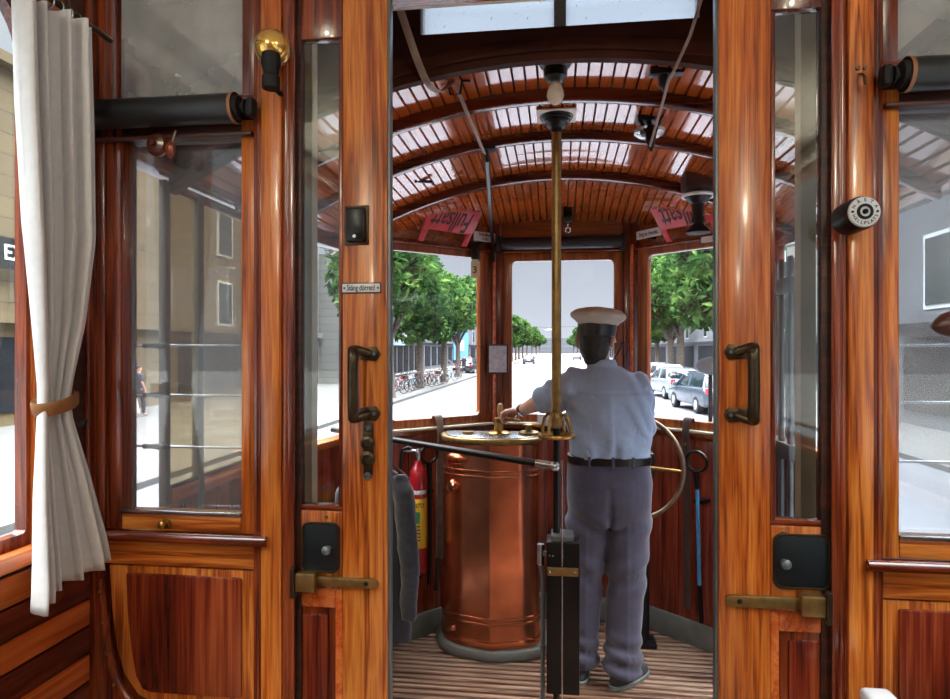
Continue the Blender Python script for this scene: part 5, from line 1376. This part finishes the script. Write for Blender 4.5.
# pedestrians: one continuous figure each
def walker(x, y, rz, top, legs, label, h=1.72, base=G + .10, bag=False, group=None):
    r = empty('person', (x, y, base), label, 'person', group); ORG[r] = Vector()
    k = h / 1.75
    b = MB(); loft(b, [(0, .03, 1.52, .02, .02), (0, .02, 1.56, .06, .08), (0, 0, 1.64, .075, .092), (0, -.005, 1.70, .066, .08), (0, 0, 1.75, .02, .02)], 14)
    b.path([(0, 0, 1.6), (0, 0, 1.45), (0, 0, 1.2), (0, 0, .95)], [.05, .06, .10, .11], 12)
    for s in (-1, 1):
        b.path([(s * .08, 0, 1.42), (s * .19, 0, 1.40), (s * .23, -.03 * s, 1.15), (s * .23, .08, .92), (s * .225, .10, .80)], [.05, .045, .038, .03, .032], 10)
        b.path([(s * .09, 0, .95), (s * .10, s * .10, .5), (s * .10, s * .14 - .05, .08), (s * .10, s * .14 + .08, .04)], [.08, .055, .04, .035], 10)
    bd = fuse(b, 'body', M['skin'], r, .016, 2)
    t = MB(); loft(t, [(0, 0, .92, .165, .11), (0, 0, 1.1, .16, .11), (0, 0, 1.3, .18, .115), (0, 0, 1.42, .16, .09), (0, 0, 1.48, .08, .07)], 16, 2.3)
    for s in (-1, 1): t.path([(s * .10, 0, 1.41), (s * .19, 0, 1.39), (s * .225, -.02 * s, 1.20)], [.06, .06, .055], 10)
    fuse(t, 'shirt', top, r, .016, 2)
    q = MB(); loft(q, [(0, 0, .80, .155, .11), (0, 0, .95, .165, .112)], 14, 2.3)
    for s in (-1, 1): q.path([(s * .09, 0, .9), (s * .10, s * .10, .5), (s * .10, s * .14 - .05, .12)], [.095, .075, .06], 10)
    fuse(q, 'trousers', legs, r, .016, 2)
    hb = MB(); hb.ball((0, -.02, 1.68), .088, 12, 8, (.9, 1.05, .95)); hb.build('hair', M['hair'], r, smooth=True)
    if bag: MB().box(.2, .3, -.15, .1, .9, 1.2).build('shoulder_bag', M['bag'], r, bevel=.03)
    r.scale = (k, k, k); r.rotation_euler = (0, 0, rz)
for (u, v, y, rz, a, c, lab, bag) in ((131, 0, 19.8, 2.6, 'clothw', 'clothw', 'pedestrian in white clothes on the pavement outside the left pane', True), (139, 0, 20.2, -.4, 'clothd', 'clothd', 'pedestrian in dark clothes beside the one in white', False)):
    p = at(u, v, y); walker(p.x - 0, y, rz, M[a], M[c], lab, bag=bag, base=G + (.10 if p.x < -7.2 else 0))
for (u, y, rz, a, c, lab) in ((464, 58, 3, 'clothd', 'clothd', 'distant pedestrian in dark clothes at the end of the left pavement'), (470, 66, 0, 'clothr', 'clothd', 'distant pedestrian in red near the end of the left pavement')):
    p = at(u, 349, y); walker(p.x, y, rz, M[a], M[c], lab)
# cars
def car(x, y, rz, paint, label, wagon=True, group='cars parked along the right kerb'):
    r = empty('car', (x, y, G), label, 'car', group); ORG[r] = Vector()
    L, W = 4.4, 1.76
    lower = [(-2.18, .28), (2.15, .28), (2.2, .45), (2.15, .72), (1.25, .92), (-2.1, .98), (-2.2, .8), (-2.22, .45)]
    b = MB(); b.prism([(a, c) for a, c in lower], -W / 2, W / 2); body = b.build('body', paint, r, bevel=.09, bseg=3)
    top = [(-2.02, .95), (1.2, .90), (.55, 1.38), (.1, 1.46), (-1.55, 1.45), (-1.82, 1.36)] if wagon else [(-1.7, .95), (1.2, .90), (.5, 1.36), (.1, 1.43), (-.9, 1.42), (-1.25, 1.34)]
    def cabin(k, ins, tz):
        return [(a * k, -W / 2 + ins + (c - .9) * .32, c + tz) for a, c in top]
    vs = cabin(1, .06, 0) + [(a, -yy, c) for a, yy, c in cabin(1, .06, 0)]
    n = len(top); g = MB(); g.add(vs, [tuple(range(n)), tuple(reversed(range(n, 2 * n)))] + [(i, (i + 1) % n, n + (i + 1) % n, n + i) for i in range(n)])
    gl = g.build('cabin_glass', M['carglass'], r, bevel=.03)
    # roof and pillars in body paint
    rp = [(a, c) for a, c in top[2:]]
    b = MB(); b.prism([(rp[0][0] + .06, rp[0][1] + .0), (rp[1][0], rp[1][1] + .025), (rp[2][0], rp[2][1] + .025), (rp[3][0] - .04, rp[3][1]), (rp[3][0] + .05, rp[3][1] - .03), (rp[0][0] - .1, rp[0][1] - .02)], -W / 2 + .22, W / 2 - .22); b.build('roof', paint, r, bevel=.02)
    for s in (-1, 1):
        for (p0, p1) in ((top[0], top[-1]), (top[1], top[2]), ((-.35, .93), (-.3, 1.42))):
            ya = s * (W / 2 - .05); yb = s * (W / 2 - .06 - (p1[1] - .9) * .32 + .01)
            MB().rod((p0[0], ya, p0[1]), (p1[0], yb, p1[1]), .05, 8).build('pillar', paint, r, smooth=True)
        for xx in (-1.35, 1.35):
            w = MB(); w.lathe([(.2, s * (W / 2 - .2)), (.32, s * (W / 2 - .19)), (.32, s * (W / 2 + .0)), (.29, s * (W / 2 + .02)), (.2, s * (W / 2 + .01))], (xx, 0, .32), 'Y', 24); wo = w.build('wheel', M['tyre'], r, smooth=True)
            w = MB(); w.lathe([(.19, s * (W / 2 + .0)), (.19, s * (W / 2 + .022)), (.05, s * (W / 2 + .028))], (xx, 0, .32), 'Y', 16); w.build('wheel_cover', M['cars'], wo)
        MB().box(-2.23, -2.12, s * .82, s * .60, .74, .97).build('tail_lamp', M['tail'], r, bevel=.02)
        MB().box(.95, 1.10, s * .86, s * 1.02, .92, 1.05).build('wing_mirror', paint, r, bevel=.03)
    MB().box(-2.245, -2.2, -.26, .26, .64, .76).build('number_plate', M['plate'], r, bevel=.005)
    MB().box(-2.27, -2.1, -.84, .84, .36, .54).build('bumper', M['card'] if paint is M['card'] else M['cark'], r, bevel=.04)
    MB().box(-2.235, -2.19, -.7, .7, .55, .59).build('trim_strip', M['steel'], r)
    r.rotation_euler = (0, 0, rz)
for (u, y, paint, lab, wg) in ((707, 26, 'card', 'dark grey estate car parked nearest on the right', True), (674, 33, 'cars', 'silver car parked behind the dark grey estate', False), (661, 40, 'carw', 'white car parked beyond the silver car', True), (653, 47, 'cars', 'pale car parked farthest in the right row by the window post', False)):
    p = at(u, 349.5, y); car(p.x, y, PI / 2 + .12, M[paint], lab, wg)
p = at(471, 349.5, 62); car(p.x, 62, PI / 2 - .2, M['cark'], 'black car far down the street seen in the left front window', True, None)
p = at(529, 349.5, 105); car(p.x, 105, PI / 2, M['cark'], 'tiny dark car far down the road seen in the front window', True, None)
p = at(577, 349.5, 150); car(p.x, 150, PI / 2, M['cars'], 'tiny pale car far down the road beside the driver\'s head', True, None)
# overhead wires and lamp posts
for (x0, x1, z, y, lab) in ((-12.9, 13.9, 8.2, 37, 'thin overhead wire spanning the street above the nearer trees'), (-12.9, 13.9, 9.4, 52, 'thin overhead wire spanning the street farther away')):
    MB().path([(x0, y, z), ((x0 + x1) / 2, y, z - .5), (x1, y, z)], .018, 6).build('street_wire', M['blackm'], label=lab, cat='wire')
c = at(545, 330, 80)
r = empty('hanging_street_lamp', (c.x, 80, 3.8), 'hanging street lamp above the road in the front window', 'lamp')
MB().lathe([(.05, c.z + .25), (.3, c.z + .1), (.75, c.z - .05), (.7, c.z - .12), (.1, c.z - .15)], (c.x + .5, 80, 0), seg=16).build('shade', M['iron'], r, smooth=True)
MB().path([(-13.1, 80, c.z + 1.0), (c.x + .5, 80, c.z + .3), (13.9, 80, c.z + 1.0)], .02, 6).build('span_wire', M['blackm'], r)
# ------------------------------------------------------------------ daylight
w = bpy.data.worlds.new('overcast'); SC.world = w; w.use_nodes = True
nt = w.node_tree; nt.nodes.clear(); N = nt.nodes; L = nt.links
o = N.new('ShaderNodeOutputWorld'); bg = N.new('ShaderNodeBackground'); tc = N.new('ShaderNodeTexCoord'); sp = N.new('ShaderNodeSeparateXYZ')
r = N.new('ShaderNodeValToRGB'); e = r.color_ramp.elements
L.new(tc.outputs['Generated'], sp.inputs[0]); L.new(sp.outputs['Z'], r.inputs['Fac'])
e[0].position = 0; e[0].color = (.60, .635, .69, 1); e[1].position = .9; e[1].color = (1.0, 1.0, 1.0, 1)
x = e.new(.16); x.color = (.43, .455, .505, 1)
x = e.new(.45); x.color = (.66, .69, .74, 1)
bg.inputs['Strength'].default_value = 1.0
st = N.new('ShaderNodeMapRange'); st.inputs[1].default_value = .46; st.inputs[2].default_value = .9; st.inputs[3].default_value = 1.0; st.inputs[4].default_value = 24.0
L.new(sp.outputs['Z'], st.inputs[0]); L.new(st.outputs[0], bg.inputs['Strength'])
L.new(r.outputs['Color'], bg.inputs['Color']); L.new(bg.outputs[0], o.inputs[0])
sl = bpy.data.lights.new('sun', 'SUN'); sl.energy = 1.2; sl.angle = math.radians(25); sl.color = (1, .97, .92)
so = bpy.data.objects.new('sun', sl); COL.objects.link(so); so.rotation_euler = (math.radians(38), math.radians(-14), 0)
# the lit globes of the saloon
mt = M['lampglow'].node_tree
for n in mt.nodes:
    if n.type == 'BSDF_PRINCIPLED': n.inputs['Emission Strength'].default_value = 78
vs = SC.view_settings
SC.display_settings.display_device = 'sRGB'
vs.view_transform = 'Standard'; vs.look = 'None'; vs.gamma = 1; vs.use_curve_mapping = False; vs.exposure = .45
cy = SC.cycles
cy.use_denoising = True; cy.max_bounces = 10; cy.diffuse_bounces = 5; cy.glossy_bounces = 5; cy.transparent_max_bounces = 16; cy.transmission_bounces = 6
cy.sample_clamp_indirect = 6; cy.caustics_reflective = False; cy.caustics_refractive = False
bpy.context.view_layer.update()
